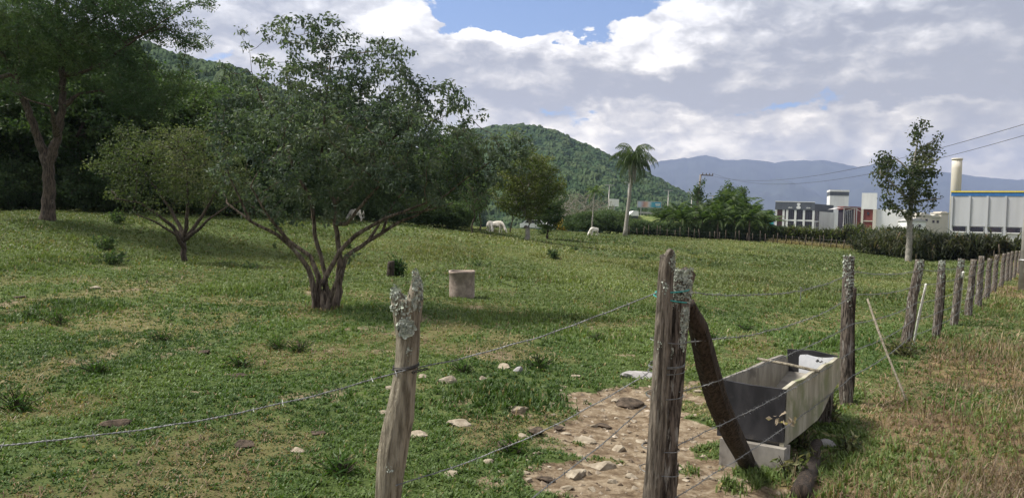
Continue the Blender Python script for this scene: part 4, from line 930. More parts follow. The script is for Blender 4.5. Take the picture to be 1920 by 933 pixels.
# ------------------------------------------------------------------ fence posts, wires
def wood_post(name, mat, pts, label=None, parent=None, rad=None, seg=28, rows=60, seed=0, groove=.16, top_cut=None, loc=None, flat=1.0, uvz=None):
    """pts: [(x,y,z,r)] from ground to top, vertical-ish irregular timber"""
    pts = np.array(pts, float); t = np.linspace(0, 1, len(pts)); tt = np.linspace(0, 1, rows)
    P = np.stack([np.interp(tt, t, pts[:, i]) for i in range(3)], 1); R = np.interp(tt, t, pts[:, 3])
    P = P + np.stack([(fbm(tt * 3, tt * 0 + seed, 2, seed) - .5), (fbm(tt * 3 + 7, tt * 0, 2, seed) - .5), 0 * tt], 1) * R.mean() * .5
    def wob(v, th):
        g = fbm(th * 2.8 + seed, v * 2.2 + seed, 3, seed) - .5; g2 = np.abs(fbm(np.sin(th) * 5 + 9, v * 1.5 + np.cos(th) * 5, 3, seed + 3) - .5)
        crack = np.exp(-((np.sin(th * 1.5 + seed + .4 * v)) / .10) ** 2) * .30 + np.exp(-((np.sin(th * 1.0 + seed * 2.3 - .3 * v)) / .07) ** 2) * .22
        return 1 + g * groove * 2.0 - crack * groove * 2.6 + g2 * groove + .04 * np.cos(2 * th + seed)
    mb = MB(); mb.tube(P, R, seg, True, wob); V = mb.V[0]
    if top_cut is not None:
        k = np.arange(len(V)); row = np.minimum(k // seg, rows - 1); row[-2] = 0; row[-1] = rows - 1
        f = sm(tt[row], .93, 1.0); V[:, 2] += f * np.array([top_cut(q[0] - P[-1][0], q[1] - P[-1][1]) for q in V])
    if flat != 1: V[:, 1] = (V[:, 1] - P[:, 1].mean()) * flat + P[:, 1].mean()
    return mb, P
def lichen_patch(mb, c, nrm, r, n, seed, size=.014):
    rng = np.random.default_rng(seed); nrm = np.array(nrm, float); nrm /= np.linalg.norm(nrm); up = np.array([0, 0, 1.]); s = np.cross(up, nrm); s /= np.linalg.norm(s); u = np.cross(nrm, s)
    for i in range(n):
        a = rng.random() * 6.283; q = math.sqrt(rng.random()); p = np.array(c) + s * math.cos(a) * q * r[0] + u * math.sin(a) * q * r[1] - nrm * (q * q) * r[0] * .35 + nrm * .002
        k = 7; rr = size * (.6 + .8 * rng.random()); tilt = rng.normal(size=2) * .5; th = np.arange(k) * 2 * np.pi / k + a; w = 1 + .35 * rng.normal(size=k) * .5
        d = np.cos(th)[:, None] * s + np.sin(th)[:, None] * u; V = p + d * (rr * w)[:, None] + nrm * (rr * (.25 + .5 * rng.random(k)))[:, None] + nrm * (rr * (np.cos(th) * tilt[0] + np.sin(th) * tilt[1]))[:, None] * .6
        mb.add(np.vstack([V, p]), None, [[k, j, (j + 1) % k] for j in range(k)])
def xyz(v): return [v.x, v.y, v.z]
def lichen_on(mb, Vs, Ps, cen, rad, n, seed, size):
    """scatter lichen flakes on surface vertices Vs (axis points Ps) near cen within ellipsoid rad (horizontal, vertical)"""
    rng = np.random.default_rng(seed); Vs = np.asarray(Vs); Ps = np.asarray(Ps); c = np.array(cen)
    q = ((Vs[:, 0] - c[0]) / rad[0]) ** 2 + ((Vs[:, 2] - c[2]) / rad[1]) ** 2
    ax = Ps[np.abs(Vs[:, None, 2] - Ps[None, :, 2]).argmin(1)]; nr = Vs - ax; nr /= np.linalg.norm(nr, axis=1)[:, None] + 1e-9
    idx = np.where((q < 1.0 + .7 * (fbm(Vs[:, 0] * 60, Vs[:, 2] * 45, 3, seed) - .5)) & (nr[:, 1] < .25))[0]
    if len(idx) == 0: return
    for i in rng.choice(idx, n):
        d = nr[i]; s = np.cross([0, 0, 1.], d); s /= np.linalg.norm(s) + 1e-9; u = np.cross(d, s)
        p = Vs[i] + s * rng.normal() * .004 + u * rng.normal() * .006 + d * .0008; k = 6; rr = size * (.4 + 1.0 * rng.random() ** 1.5); a = rng.random() * 6
        th = np.arange(k) * 2 * np.pi / k + a; w = 1 + .25 * rng.normal(size=k); tl = rng.normal(size=2) * .35
        dd = np.cos(th)[:, None] * s + np.sin(th)[:, None] * u; V = p + dd * (rr * w)[:, None] + d * (rr * (.12 + .3 * rng.random(k) + np.cos(th) * tl[0] + np.sin(th) * tl[1]))[:, None]
        mb.add(np.vstack([V, p]), None, [[k, j, (j + 1) % k] for j in range(k)])
def post_px(base, top, D, rb, rt, mids=()):
    """points of a post: base/top photo pixels at distance D, run down to the ground"""
    a = PX(*base, D); c = PX(*top, D); g = gz1(a.x, D)
    d = (c - a).normalized(); f = (a.z - (g - .12)) / d.z; a0 = a - d * f
    out = [(*a0, rb)]
    for (px, py, r) in mids: out.append((*PX(px, py, D), r))
    out.append((*c, rt)); return out
# forked near post
P1D = 2.9
root = empty('fence_post', (PX(725, 933, P1D).x, P1D, 0)); tag(root, 'slanting pale fence post with a forked lichen-covered top, nearest the camera', 'fence post'); L0 = root.location
pts = post_px((722, 960), (764, 560), P1D, .047, .052, [(728, 930, .045), (738, 850, .052), (751, 780, .050), (759, 700, .041), (763, 630, .042)])
mb, mb1P = wood_post('post', 'wood_pale', pts, seed=3, seg=36, rows=90, groove=.11); mb1V = mb.V[0]; fP = []
mb.build('post', MT['wood_pale'], root, True, L0)
f = MB()
for (q, sd) in (([(758, 600, .036), (752, 570, .034), (745, 552, .022), (741, 541, .006)], 5), ([(770, 600, .036), (776, 565, .030), (780, 535, .020), (779, 508, .005)], 9)):
    mbp, pP = wood_post('x', None, [(*PX(a, b_, P1D), r) for a, b_, r in q], seed=sd, seg=20, rows=26, groove=.16); fP.append(pP); f.add(mbp.V[0], mbp.Q[0], mbp.T[0])
fP = np.vstack(fP); f.build('forked_top', MT['wood_pale'], root, True, L0)
lm = MB(); VS = np.vstack([mb1V] + f.V); PS = np.vstack([mb1P, fP])
for (px, py, r, n, sd, sz) in [(764, 612, (.030, .032), 210, 1, .0075), (752, 566, (.034, .040), 120, 2, .0055), (744, 548, (.020, .03), 110, 3, .006), (765, 575, (.026, .05), 110, 4, .005), (784, 545, (.016, .05), 150, 5, .006), (782, 572, (.014, .018), 60, 6, .0075), (779, 522, (.010, .03), 50, 7, .006), (735, 870, (.012, .02), 12, 8, .004), (770, 660, (.01, .03), 10, 9, .004)]:
    lm = MB(); p = PX(px, py, P1D); lichen_on(lm, VS, PS, xyz(p), r, int(n * 1.5), sd, sz * .8)
    if lm.V: lm.build('lichen_patch', MT['lichen'], root, False, L0)
# big double post
P2D = 3.3
root2 = empty('fence_post', (PX(1240, 933, P2D).x, P2D, 0)); tag(root2, 'thick double fence post with a tall slab and a lichen-capped trunk side by side', 'fence post'); L2 = root2.location
pts = post_px((1250, 933), (1279, 502), P2D + .03, .066, .050, [(1243, 925, .056), (1250, 800, .055), (1258, 700, .050), (1267, 600, .048), (1274, 530, .049)])
mb, Pb = wood_post('post', 'wood', pts, seed=6, seg=40, rows=100, groove=.17, top_cut=lambda x, y: .012 * math.sin(x * 80) - .01)
Vb_ = mb.V[0]; mb.build('post', MT['wood'], root2, True, L2)
pts = post_px((1220, 933), (1251, 474), P2D - .045, .040, .027, [(1222, 925, .037), (1230, 800, .037), (1240, 680, .036), (1248, 570, .034), (1253, 500, .031)])
mb, Pc = wood_post('slab', 'wood', pts, seed=8, seg=30, rows=100, groove=.16, top_cut=lambda x, y: .25 * x + .012 * math.sin(x * 110))
Vc_ = mb.V[0]; mb.build('side_slab', MT['wood_slab'], root2, True, L2)
lm = MB()
for (w_, px, py, r, n, sd, sz) in [(0, 1276, 532, (.042, .065), 620, 11, .0048), (0, 1278, 508, (.045, .025), 200, 12, .005), (1, 1259, 492, (.014, .05), 150, 13, .0045), (0, 1282, 600, (.018, .06), 190, 14, .005), (0, 1279, 640, (.012, .03), 80, 15, .0045), (1, 1240, 535, (.010, .02), 24, 16, .004), (0, 1262, 565, (.014, .02), 40, 17, .004), (0, 1258, 655, (.010, .022), 34, 18, .004), (0, 1292, 545, (.012, .05), 90, 19, .005), (0, 1246, 730, (.006, .012), 10, 20, .004), (1, 1230, 640, (.006, .03), 14, 21, .003)]:
    lm = MB(); p = PX(px, py, P2D); lichen_on(lm, Vc_ if w_ else Vb_, Pc if w_ else Pb, xyz(p), r, int(n * 1.3), sd, sz * .85)
    if lm.V: lm.build('lichen_patch', MT['lichen'], root2, False, L2)

def twisted(mb, pts, sag=.0, n=None, r=.0015, gap=.0017, barb=.11, seed=0, barbs=True, pitch=.028, wav=.006, bl=.016):
    """two-strand barbed wire through points"""
    rng = np.random.default_rng(seed); pts = np.array(pts, float); out = []
    for a, b_ in zip(pts[:-1], pts[1:]):
        L = np.linalg.norm(b_ - a); k = max(4, int(L / (pitch / 5))); t = np.linspace(0, 1, k, endpoint=False)[:, None]; q = a * (1 - t) + b_ * t; q[:, 2] -= sag * L / 4 * (4 * t * (1 - t))[:, 0]
        out.append(q)
    P = np.vstack(out + [pts[-1:]]); s = np.concatenate([[0], np.cumsum(np.linalg.norm(np.diff(P, axis=0), axis=1))])
    P[:, 2] += (fbm(s * 6, s * 0 + seed, 3, seed) - .5) * wav * 2; P[:, 1] += (fbm(s * 5 + 9, s * 0, 3, seed) - .5) * wav * 2
    T = np.gradient(P, axis=0); T /= np.linalg.norm(T, axis=1)[:, None]; A = np.cross(T, [0, 0, 1.]); A /= np.linalg.norm(A, axis=1)[:, None]; B = np.cross(T, A)
    ph = s / pitch * 2 * np.pi
    for o in (0, np.pi): mb.tube(P + (np.cos(ph + o)[:, None] * A + np.sin(ph + o)[:, None] * B) * gap, r, 4)
    if barbs:
        x = .03 + rng.random() * .1
        while x < s[-1] - .02:
            i = np.searchsorted(s, x); a = rng.random() * 6.283
            for o in (0, np.pi / 2):
                d = math.cos(a + o) * A[i] + math.sin(a + o) * B[i]; w = T[i] * .004 * (1 if o else -1)
                mb.tube([P[i] + w - d * bl - T[i] * .004, P[i] + w, P[i] + w + d * bl + T[i] * .004], [.0006, .0015, .0006], 3, False)
            x += barb * (.85 + .3 * rng.random())
def simple_wire(mb, pts, sag, r):
    pts = np.array(pts, float); out = []
    for a, b_ in zip(pts[:-1], pts[1:]):
        L = np.linalg.norm(b_ - a); t = np.linspace(0, 1, 9, endpoint=False)[:, None]; q = a * (1 - t) + b_ * t; q[:, 2] -= sag * L * ((1 - t) * t)[:, 0]; out.append(q)
    P = np.vstack(out + [pts[-1:]]); mb.tube(P, r, 4); return P
def wrap(mb, c, ax, r, turns, rise, seed, rr=.0016, n=60):
    t = np.linspace(0, 1, n); a = t * turns * 2 * np.pi; rng = np.random.default_rng(seed); ax = np.array(ax, float)
    w = 1 + .10 * (fbm(t * 8, t * 0 + seed, 2, seed) - .5)
    P = np.array(c) + np.stack([np.cos(a) * r * w, np.sin(a) * r * w, t * rise + .006 * np.sin(a + seed)], 1) + np.outer(t * rise, [ax[0] / ax[2], ax[1] / ax[2], 0]); mb.tube(P, rr, 4)
# wire wraps are parts of their posts
w = MB(); c = PX(760, 692, P1D); wrap(w, xyz(c), (0.07, 0, 1), .047, 2.3, .022, 1, .0024); wrap(w, (c.x, c.y, c.z - .008), (.07, 0, 1), .050, 1.4, .028, 2, .0024); twisted(w, [(c.x + .03, c.y - .047, c.z), (c.x + .085, c.y - .02, c.z + .014)], 0, r=.0024, gap=.004, barbs=False, pitch=.03)
w.build('wire_wrap', MT['wire_dark'], root, True, L0)
w2 = None
for (py, tr, rs_, m_) in [(548, 1.2, .012, 1), (552, .9, -.022, 1), (640, 1.3, .01, 0), (686, 2.4, .012, 0), (692, 1.5, -.01, 0), (742, 1.6, .012, 0), (840, 1.5, .006, 0), (878, 1.2, -.012, 0)]:
    px = 1232 + (933 - py) * .072; c = PX(px, py, P2D); mw = MB(); wrap(mw, (c.x, c.y, c.z), (.07, 0, 1), .082 - (933 - py) * .00003, tr, rs_, py, .0028 if m_ else .0021)
    mw.build('twine' if m_ else 'wire_wrap', MT['twine' if m_ else 'wire'], root2, True, L2)
wr = MB(); c = PX(1232, 548, P2D - .08); wrap(wr, xyz(c), (.07, 0, 1), .02, 1, .01, 3, .002)
# brace
pts = [(*PX(1292, 568, P2D + .10), .026), (*PX(1308, 610, P2D + .2), .042), (*PX(1322, 680, P2D + .45), .050), (*PX(1345, 750, P2D + .85), .055), (*PX(1375, 815, P2D + 1.3), .060), (*GP(1402, 872), .055)]
mb, _ = wood_post('x', None, pts, seed=12, seg=32, rows=90, groove=.2)
tag(mb.build('brace_log', MT['wood_dark'], None, True, pts[-1][:3]), 'dark knotty log leaning from the big post down to the trough', 'brace')
# near wires
for (pa, Da, pb, Db, sag, lb, m) in [((784, 690), P1D - .05, (1230, 548), P2D - .08, .10, 'upper barbed wire running from the forked post to the top of the big post', 1),
        ((742, 908), P1D - .05, (1215, 700), P2D - .08, .16, 'slack lower barbed wire from the forked post to the middle of the big post', 1),
        ((760, 692), P1D - .05, (-60, 838), 2.1, .14, 'barbed wire running from the forked post out of the left side', 1),
        ((1212, 760), P2D - .08, (960, 960), 2.6, .05, 'lowest barbed wire slanting down left from the big post across the soil', 1)]:
    mb = MB(); a = PX(*pa, Da); b_ = PX(*pb, Db); twisted(mb, [a, b_], sag, seed=int(pa[1]), r=.0015); tag(mb.build('barbed_wire', MT['wire'], None, False, xyz(a)), lb, 'wire')
# the fence line
LINE = [(1586, 760, 1590, 480, 7.6, .064, 'tall reddish grey fence post right behind the trough'), (1694, 662, 1724, 487, 11.3, .076, 'leaning fence post with long grass at its foot, second beyond the trough'),
        (1754, 630, 1768, 489, 13.1, .062, 'fence post with a thin dark stake on its right, third beyond the trough'), (1789, 599, 1803, 485, 15.4, .070, 'dark-footed fence post with a white stick leaning on its right side')]
FP = []
for i, (bx, by, tx, ty, D, r, lb) in enumerate(LINE):
    pts = post_px((bx, by), (tx, ty), D, r, r * .82); mb, Pp = wood_post('x', None, pts, seed=20 + i, seg=24, rows=50, groove=.15); Vl = mb.V[0]
    e = empty('fence_post', pts[0][:3]); tag(e, lb, 'fence post'); mb.build('post', MT['wood'], e, True, pts[0][:3]); FP.append((np.array(pts[0][:3]), np.array(pts[-1][:3]), r))
    for q in range(5):
        l = MB(); p = PX(tx + (-6 + 4 * q) * .5, ty + 8 + q * 22, D); lichen_on(l, Vl, Pp, xyz(p), (.05, .09 - .01 * q), 90 - 18 * q, i * 9 + q, .008 + .001 * i)
        if l.V: l.build('lichen_patch', MT['lichen'], e, False, pts[0][:3])
far = [(1821, 586, 1832, 486, 17.9), (1838, 565, 1848, 480, 20.4), (1853, 553, 1860, 484, 23.2), (1866, 546, 1869, 477, 26.2), (1880, 531, 1886, 475, 31), (1889, 520, 1893, 473, 35), (1896, 514, 1901, 471, 39.5), (1904, 510, 1908, 470, 44), (1911, 505, 1914, 470, 49), (1917, 502, 1920, 471, 54)]
protoP = None
for i, (bx, by, tx, ty, D) in enumerate(far):
    a = GD(bx, D); 
    if protoP is None or i in (1, 2):
        mb, _ = wood_post('x', None, [(0, 0, -.1, .085), (.03, 0, .6, .074), (.07, 0, 1.35, .068)], seed=40 + i, seg=16, rows=24, groove=.14); e = mb.build('fence_post', MT['wood'], None, True); protoP = e
    else: e = protoP.copy(); COL.objects.link(e)
    e.location = a; zt = PX(tx, ty, D).z - a.z; e.scale = (1, 1, zt / 1.35); e.rotation_euler.z = i * .0; tag(e, ORD[i] + ' post beyond the dark-footed post in the receding right fence', 'fence post', 'receding posts of the right fence'); FP.append((np.array(a), np.array([a.x + .05, a.y, a.z + zt]), .1))
hs = [(1.32, .90, 545), (1.11, .745, 640), (.90, .55, 730), (.68, .37, 800), (.46, .2, 850)]
p2 = np.array([.66, 3.3, 0.])
names = ['top', 'second', 'third', 'fourth', 'lowest']
for k, (z2, fr, _) in enumerate(hs):
    pts = [np.array([.72, 3.28, z2])]
    for (a, b_, r) in FP:
        g = a.copy(); g[2] = gz1(a[0], a[1]); q = g + (b_ - g) * fr; pts.append(q + np.array([.55, -.8, 0]) * r)
    mb = MB(); twisted(mb, pts[:2], .07 if k < 2 else .03, seed=60 + k); twisted(mb, pts[1:5], .04, seed=70 + k, r=.0028, gap=.002, barb=.14, bl=.02, pitch=.05); simple_wire(mb, pts[4:], .03, .004)
    tag(mb.build('barbed_wire', MT['wire'], None, False, xyz(Vector(pts[0]))), names[k] + ' barbed wire strand of the fence running away to the right past the trough', 'wire')
mb = MB(); a = PX(1502, 541, 6.15); b_ = PX(1500, 566, 6.15); simple_wire(mb, [a, b_], 0, .003); wrap(mb, xyz(a), (0, 0, 1), .008, 2, .01, 5, .0025, 20); tag(mb.build('wire_tie', MT['wire'], None, False, xyz(a)), 'short vertical tie joining the two top wires above the trough', 'wire')
# stakes and sticks on the fence
def stick(name, a, b_, r, mat, lb, seed, n=8, bend=.01):
    t = np.linspace(0, 1, n); a = np.array(a); b_ = np.array(b_); P = a * (1 - t)[:, None] + b_ * t[:, None]; P[:, 0] += bend * np.sin(t * 5 + seed); P[:, 1] += bend * np.cos(t * 4 + seed)
    mb = MB(); mb.tube(P, r * (1 + .15 * np.sin(t * 9 + seed)), 8); tag(mb.build(name, MT[mat], None, True, list(a)), lb, 'stake')
stick('stake', xyz(GP(1594, 742)), xyz(PX(1605, 540, 7.5)), .018, 'wood_dark', 'black thin stake standing right of the post behind the trough', 1, bend=.02)
stick('stake', xyz(GP(1699, 757)), xyz(PX(1626, 560, 8.4)), .012, 'wood_pale', 'thin brown stick leaning to the left in the fence gap', 2, bend=.01)
stick('stake', xyz(GP(1711, 653)), xyz(PX(1736, 532, 11.4)), .017, 'white_stick', 'white stick leaning right beside the second fence post', 3, bend=.004)
stick('stake', xyz(GP(1797, 599)), xyz(PX(1806, 510, 15.2)), .02, 'white_stick', 'white stick leaning against the dark-footed fence post', 4, bend=.004)
stick('stake', xyz(GP(1765, 628)), xyz(PX(1772, 515, 13.0)), .012, 'wood_dark', 'thin dark stake right of the third fence post', 5)
stick('stake', xyz(GP(1262, 928)), xyz(PX(1273, 868, 4.2)), .008, 'bark', 'short rusty rod sticking up at the foot of the big post', 6)
pts = [(*(GP(1500, 945) + Vector((0, 0, .04))), .055), (*(GP(1520, 880) + Vector((0, 0, .045))), .05), (*(GP(1530, 845) + Vector((0, 0, .04))), .045)]
mb, _ = wood_post('x', None, pts, seed=33, seg=22, rows=40, groove=.12); tag(mb.build('fallen_log', MT['wood_dark'], None, True, pts[0][:3]), 'dark grey log lying in the weeds in front of the trough block', 'log')
# utility pole at the right edge
a = GP(1918, 547); mb = MB(); mb.tube([[a.x, a.y, a.z - .2], [a.x + .17, a.y, a.z + 7.6]], [.17, .11], 14); e = empty('utility_pole', a); tag(e, 'grey concrete utility pole at the right edge', 'pole'); mb.build('pole', MT['pole'], e, True, xyz(a))
mb = MB(); mb.tube([[a.x + .025, a.y, a.z + 1.10], [a.x + .026, a.y, a.z + 1.16]], [.185, .185], 14); mb.build('band', MT['metal'], e, True, xyz(a))
mb = MB(); mb.box((a.x + .75, a.y - .2, a.z + 5.95), (1.5, .09, .11)); mb.build('crossarm', MT['bark'], e, False, xyz(a)); NEARP = np.array([a.x + .75, a.y - .2, a.z + 6.03])
# far wooden pole wrapped in creeper
MT['bark_pole'] = pmat('grey_pole_wood', (.12, .105, .09), (.24, .215, .19), 4, (2, 2, .5), .9, .3)
D = 97; a = GD(1300, D); top = PX(1314, 327, D); e = empty('utility_pole', a); tag(e, 'slanting wooden utility pole with a crossarm and creeper near its top, at the palm grove', 'pole'); mb = MB(); mb.tube([a - Vector((0, 0, .3)), top], [.17, .12], 9); mb.build('pole', MT['bark_pole'], e, True, xyz(a))
mb = MB(); ca = PX(1314, 328, D - .15); cb = PX(1337, 329, D - .6); mb.tube([ca, cb], [.065, .065], 4); mb.build('crossarm', MT['bark_dark'], e, False, xyz(a))
for q in (0.15, .45, .72, .97):
    ip = ca.lerp(cb, q); mb = MB(); mb.tube([ip, ip + Vector((0, 0, .14)), ip + Vector((0, 0, .28))], [.04, .06, .03], 6); mb.build('insulator', MT['bark_dark'], e, True, xyz(a))
rng = np.random.default_rng(3); cc = np.array([xyz(PX(1309 + rng.normal() * 5, 362 + rng.normal() * 9, D + rng.normal() * .3)) for _ in range(60)]); V, Q, c = leaves_at(cc, 12, .16, .24, DG, rng, .7, 1, 3); mesh_np('creeper', V, Q, None, MT['leaf'], e, c, False, xyz(a))
for i, q in enumerate((.15, .97)):
    s0 = ca.lerp(cb, q) + Vector((0, 0, .26)); s1 = Vector(NEARP) + Vector((-.6 + 1.2 * i, 0, .1 - .0 * i)); mb = MB(); t = np.linspace(0, 1, 40)[:, None]; P = np.array(s0) * (1 - t) + np.array(s1) * t; P[:, 2] -= (1.5 + .25 * i) * 4 * (t * (1 - t))[:, 0]
    mb.tube(P, .010, 4); tag(mb.build('power_line', MT['wire_dark'], None, False, xyz(s0)), ['upper power line between the slanting pole and the pole at the right edge', 'lower power line between the slanting pole and the pole at the right edge'][i], 'cable')
# far fence posts
for i in range(58):
    px = 1180 + i * 12.2 + rs.normal() * 2.5; D = float(np.interp(px, [1180, 1240, 1440, 1520, 1600, 1700, 1800, 1900], [91, 91.5, 90, 88.5, 84.5, 73.5, 63.8, 57]))
    g = GD(px, D)
    if i == 0:
        mb = MB(); mb.tube([[0, 0, -.1], [.01, 0, .5], [.03, 0, 1.15]], [.05, .045, .04], 7); fp = mb.build('thin_fence_post', MT['bark_dark'], None, True)
    else: fp = fp.copy(); COL.objects.link(fp)
    fp.location = g; fp.scale = (1, 1, .75 + .45 * rs.random()); fp.rotation_euler = (rs.normal() * .05, rs.normal() * .07, rs.random() * 6); tag(fp, 'thin wooden far fence post, ' + ordw(i + 1) + ' from the left', 'fence post', 'thin posts of the far fence')
mb = MB()
for z in (.45, .85): simple_wire(mb, [GD(px, float(np.interp(px, [1180, 1240, 1440, 1520, 1600, 1700, 1800, 1900], [91, 91.5, 90, 88.5, 84.5, 73.5, 63.8, 57]))) + Vector((0, 0, z)) for px in range(1180, 1900, 45)], .005, .004)
tag(mb.build('fence_wire', MT['wire'], None, False), 'thin wires strung along the far fence posts', 'wire')
# ------------------------------------------------------------------ trough, culvert, stump
def trough_mat(name, c1, c2, c3, hz_dir):
    return pmat(name, c1, c2, 7, (1, 1, 1), .9, .5, c3, 2.5, .5, .68, bdist=.006)
MT['tr_out'] = pmat('mossy_fibre_board', (.24, .22, .165), (.40, .375, .30), 6, (1, 1, .25), .9, .7, (.19, .20, .11), 3.2, .44, .64, bdist=.006)
MT['tr_in'] = pmat('grey_fibre_board', (.17, .155, .135), (.27, .25, .22), 7, (1, 1, .5), .9, .4, (.10, .09, .08), 4, .55, .7, bdist=.005)
MT['tr_black'] = pmat('tarred_board', (.012, .012, .014), (.032, .031, .034), 6, (1, 1, .4), .75, .5, (.09, .08, .072), 4.5, .56, .74, bdist=.004)
MT['tr_white'] = pmat('flaking_white_paint', (.60, .62, .66), (.74, .75, .78), 8, (1, 1, 1), .8, .3, (.03, .03, .035), 13, .60, .64, bdist=.004)
A0 = PX(1474, 727, 5.3); ux = Vector((1.03, 1.57, 0)).normalized(); un = Vector((-ux.y, ux.x, 0)); ZT = A0.z; ZB = ZT - .40; Lt = 1.86; Wt = .46; th = .028
r = empty('feed_trough', (A0.x, A0.y, ZB)); tag(r, 'long open livestock trough of boards with a black near end, set on blocks', 'trough'); L = [A0.x, A0.y, ZB]
org = Vector((A0.x, A0.y, ZB)); up = Vector((0, 0, 1))
nn_ = 14
topw = [(Lt * (1 - i / nn_), .40 + .007 * math.sin(i * 1.7) + (.0 if i else -.01)) for i in range(nn_ + 1)]
poly = [(0, 0), (.5, -.005), (1.05, .0), (1.25, .04), (1.45, .12), (1.72, .17), (Lt, .20)] + topw
mb = MB(); mb.prism(poly, th, org, ux, up, un); mb.build('side_panel', MT['tr_out'], r, False, L)
round_ = [(1.84, 0), (1.84, .22)] + [(1.62 + .22 * math.cos(a), .22 + .17 * math.sin(a)) for a in np.linspace(.1, math.pi / 2, 7)]
mb = MB(); mb.prism([(0, 0)] + round_ + [(1.2, .40), (.6, .392), (0, .40)], th, org + un * (Wt - th), ux, up, un); mb.build('side_panel', MT['tr_in'], r, False, L)
mb = MB(); mb.prism([(0, .03), (Wt, -.0), (Wt + .01, .40), (Wt * .5, .388), (0, .39)], th, org - ux * .004, un, up, ux); o = mb.build('end_panel', MT['tr_black'], r, False, L); o['label'] = 'black near end panel'
mb = MB(); mb.prism([(th, .20), (Wt - th, .20), (Wt - th + .02, .42), (Wt * .5, .43), (th, .405)], th, org + ux * (Lt - th - .003), un, up, ux); mb.build('end_panel', MT['tr_black'], r, False, L)
import itertools
pw = [(th + .005, .16)] + [(th + .005 + i * .03, .385 + .012 * math.sin(i * 2.3)) for i in range(10)] + [(.30, .16)]
pw = [(th + .004, .12), (th + .004, .395)] + [(th + .03 + i * .031, .392 - .014 * abs(math.sin(i * 2.7))) for i in range(10)] + [(.345, .36), (.34, .12)]
mb = MB(); mb.prism(pw, .004, org + ux * (Lt - th - .0085), un, up, ux); mb.build('white_patch', MT['tr_white'], r, False, L)
mb = MB(); mb.prism([(th, 0), (Wt - th, 0), (Wt - th, .02), (th, .02)], 1.2, org + ux * th + up * .004, un, up, ux); mb.prism([(1.2 + th, .022), (1.45, .13), (Lt - th, .205), (Lt - th, .225), (1.45, .15), (1.2 + th, .004 + .04)], Wt - 2 * th, org + un * th, ux, up, un); mb.build('bottom_panel', MT['tr_in'], r, False, L)
mb = MB(); pa = org + ux * .86 - un * .03 + up * .405; pb = org + ux * 1.08 + un * (Wt + .04) + up * .415; mb.tube([pa, (pa + pb) / 2 + Vector((0, 0, .004)), pb], [.013, .012, .012], 6); mb.build('crossbar', MT['wood_pale'], r, True, L)
mb = MB(); c = org + un * .20 + ux * .02; g = gz1(c.x, c.y); RR = np.array([list(ux), list(un), [0, 0, 1]]).T
mb.box((c.x, c.y, (g - .03 + ZB - .002) / 2), (.16, .44, ZB - .002 - g + .03), RR); mb.V[-1][4:] = mb.V[-1][4:]
tag(mb.build('concrete_block', MT['tr_in'], None, False, [c.x, c.y, g]), 'grey slab block propping up the near end of the trough', 'block')
mb = MB(); c = org + ux * 1.66 + un * .2; g = gz1(c.x, c.y); mb.box((c.x, c.y, (g - .05 + ZB + .165) / 2), (.10, .36, ZB + .165 - g + .05), RR); tag(mb.build('support_board', MT['wood'], None, False, [c.x, c.y, g]), 'dark board standing under the far end of the trough', 'support')
# dry leaf scraps hanging on the wire at the trough corner
rng = np.random.default_rng(4); cc = np.array([xyz(A0 + Vector((-.01 + .04 * rng.normal(), -.05, -.20 + .03 * rng.normal()))) for _ in range(7)]); V, Q, c = leaves_at(cc, 2, .012, .055, [(.28, .22, .17), (.40, .33, .26)], rng, .6, 1, 3, .8)
tag(mesh_np('dry_leaves', V, Q, None, MT['leaf'], None, c, False, list(cc[0])), 'few dry pale leaves caught at the near corner of the trough', 'leaves')
# concrete ring standing in the grass
p = GP(866, 557); mb = MB(); n = 40; R = 24 * p.y / FPX; Hh = 50 * p.y / FPX; rr = [(R * 1.0, -.08), (R * .99, Hh * .5), (R * 1.0, Hh * .9), (R * 1.035, Hh * .92), (R * 1.03, Hh), (R * .86, Hh), (R * .85, Hh * .1)]
th_ = np.arange(n) * 2 * np.pi / n; V = np.array([[math.cos(a) * q, math.sin(a) * q, z + (.008 * math.sin(a * 3) if z > .1 else 0)] for q, z in rr for a in th_]); Q = [[k * n + j, k * n + (j + 1) % n, (k + 1) * n + (j + 1) % n, (k + 1) * n + j] for k in range(len(rr) - 1) for j in range(n)]
mb.add(V, Q, None); o = mb.build('concrete_ring', MT['concrete'], None, True); o.location = p; o.rotation_euler = (.03, -.03, 0); tag(o, 'weathered brownish concrete ring standing upright in the grass', 'concrete ring')
p = GP(733, 519); mb, _ = wood_post('x', None, [(0, 0, -.05, .11), (.0, 0, .25, .10), (.01, 0, .44, .09)], seed=77, seg=18, rows=20, groove=.15); o = mb.build('stump', MT['wood_dark'], None, True); o.location = p; tag(o, 'short dark stump left of the narrow-leaved shrub', 'stump')

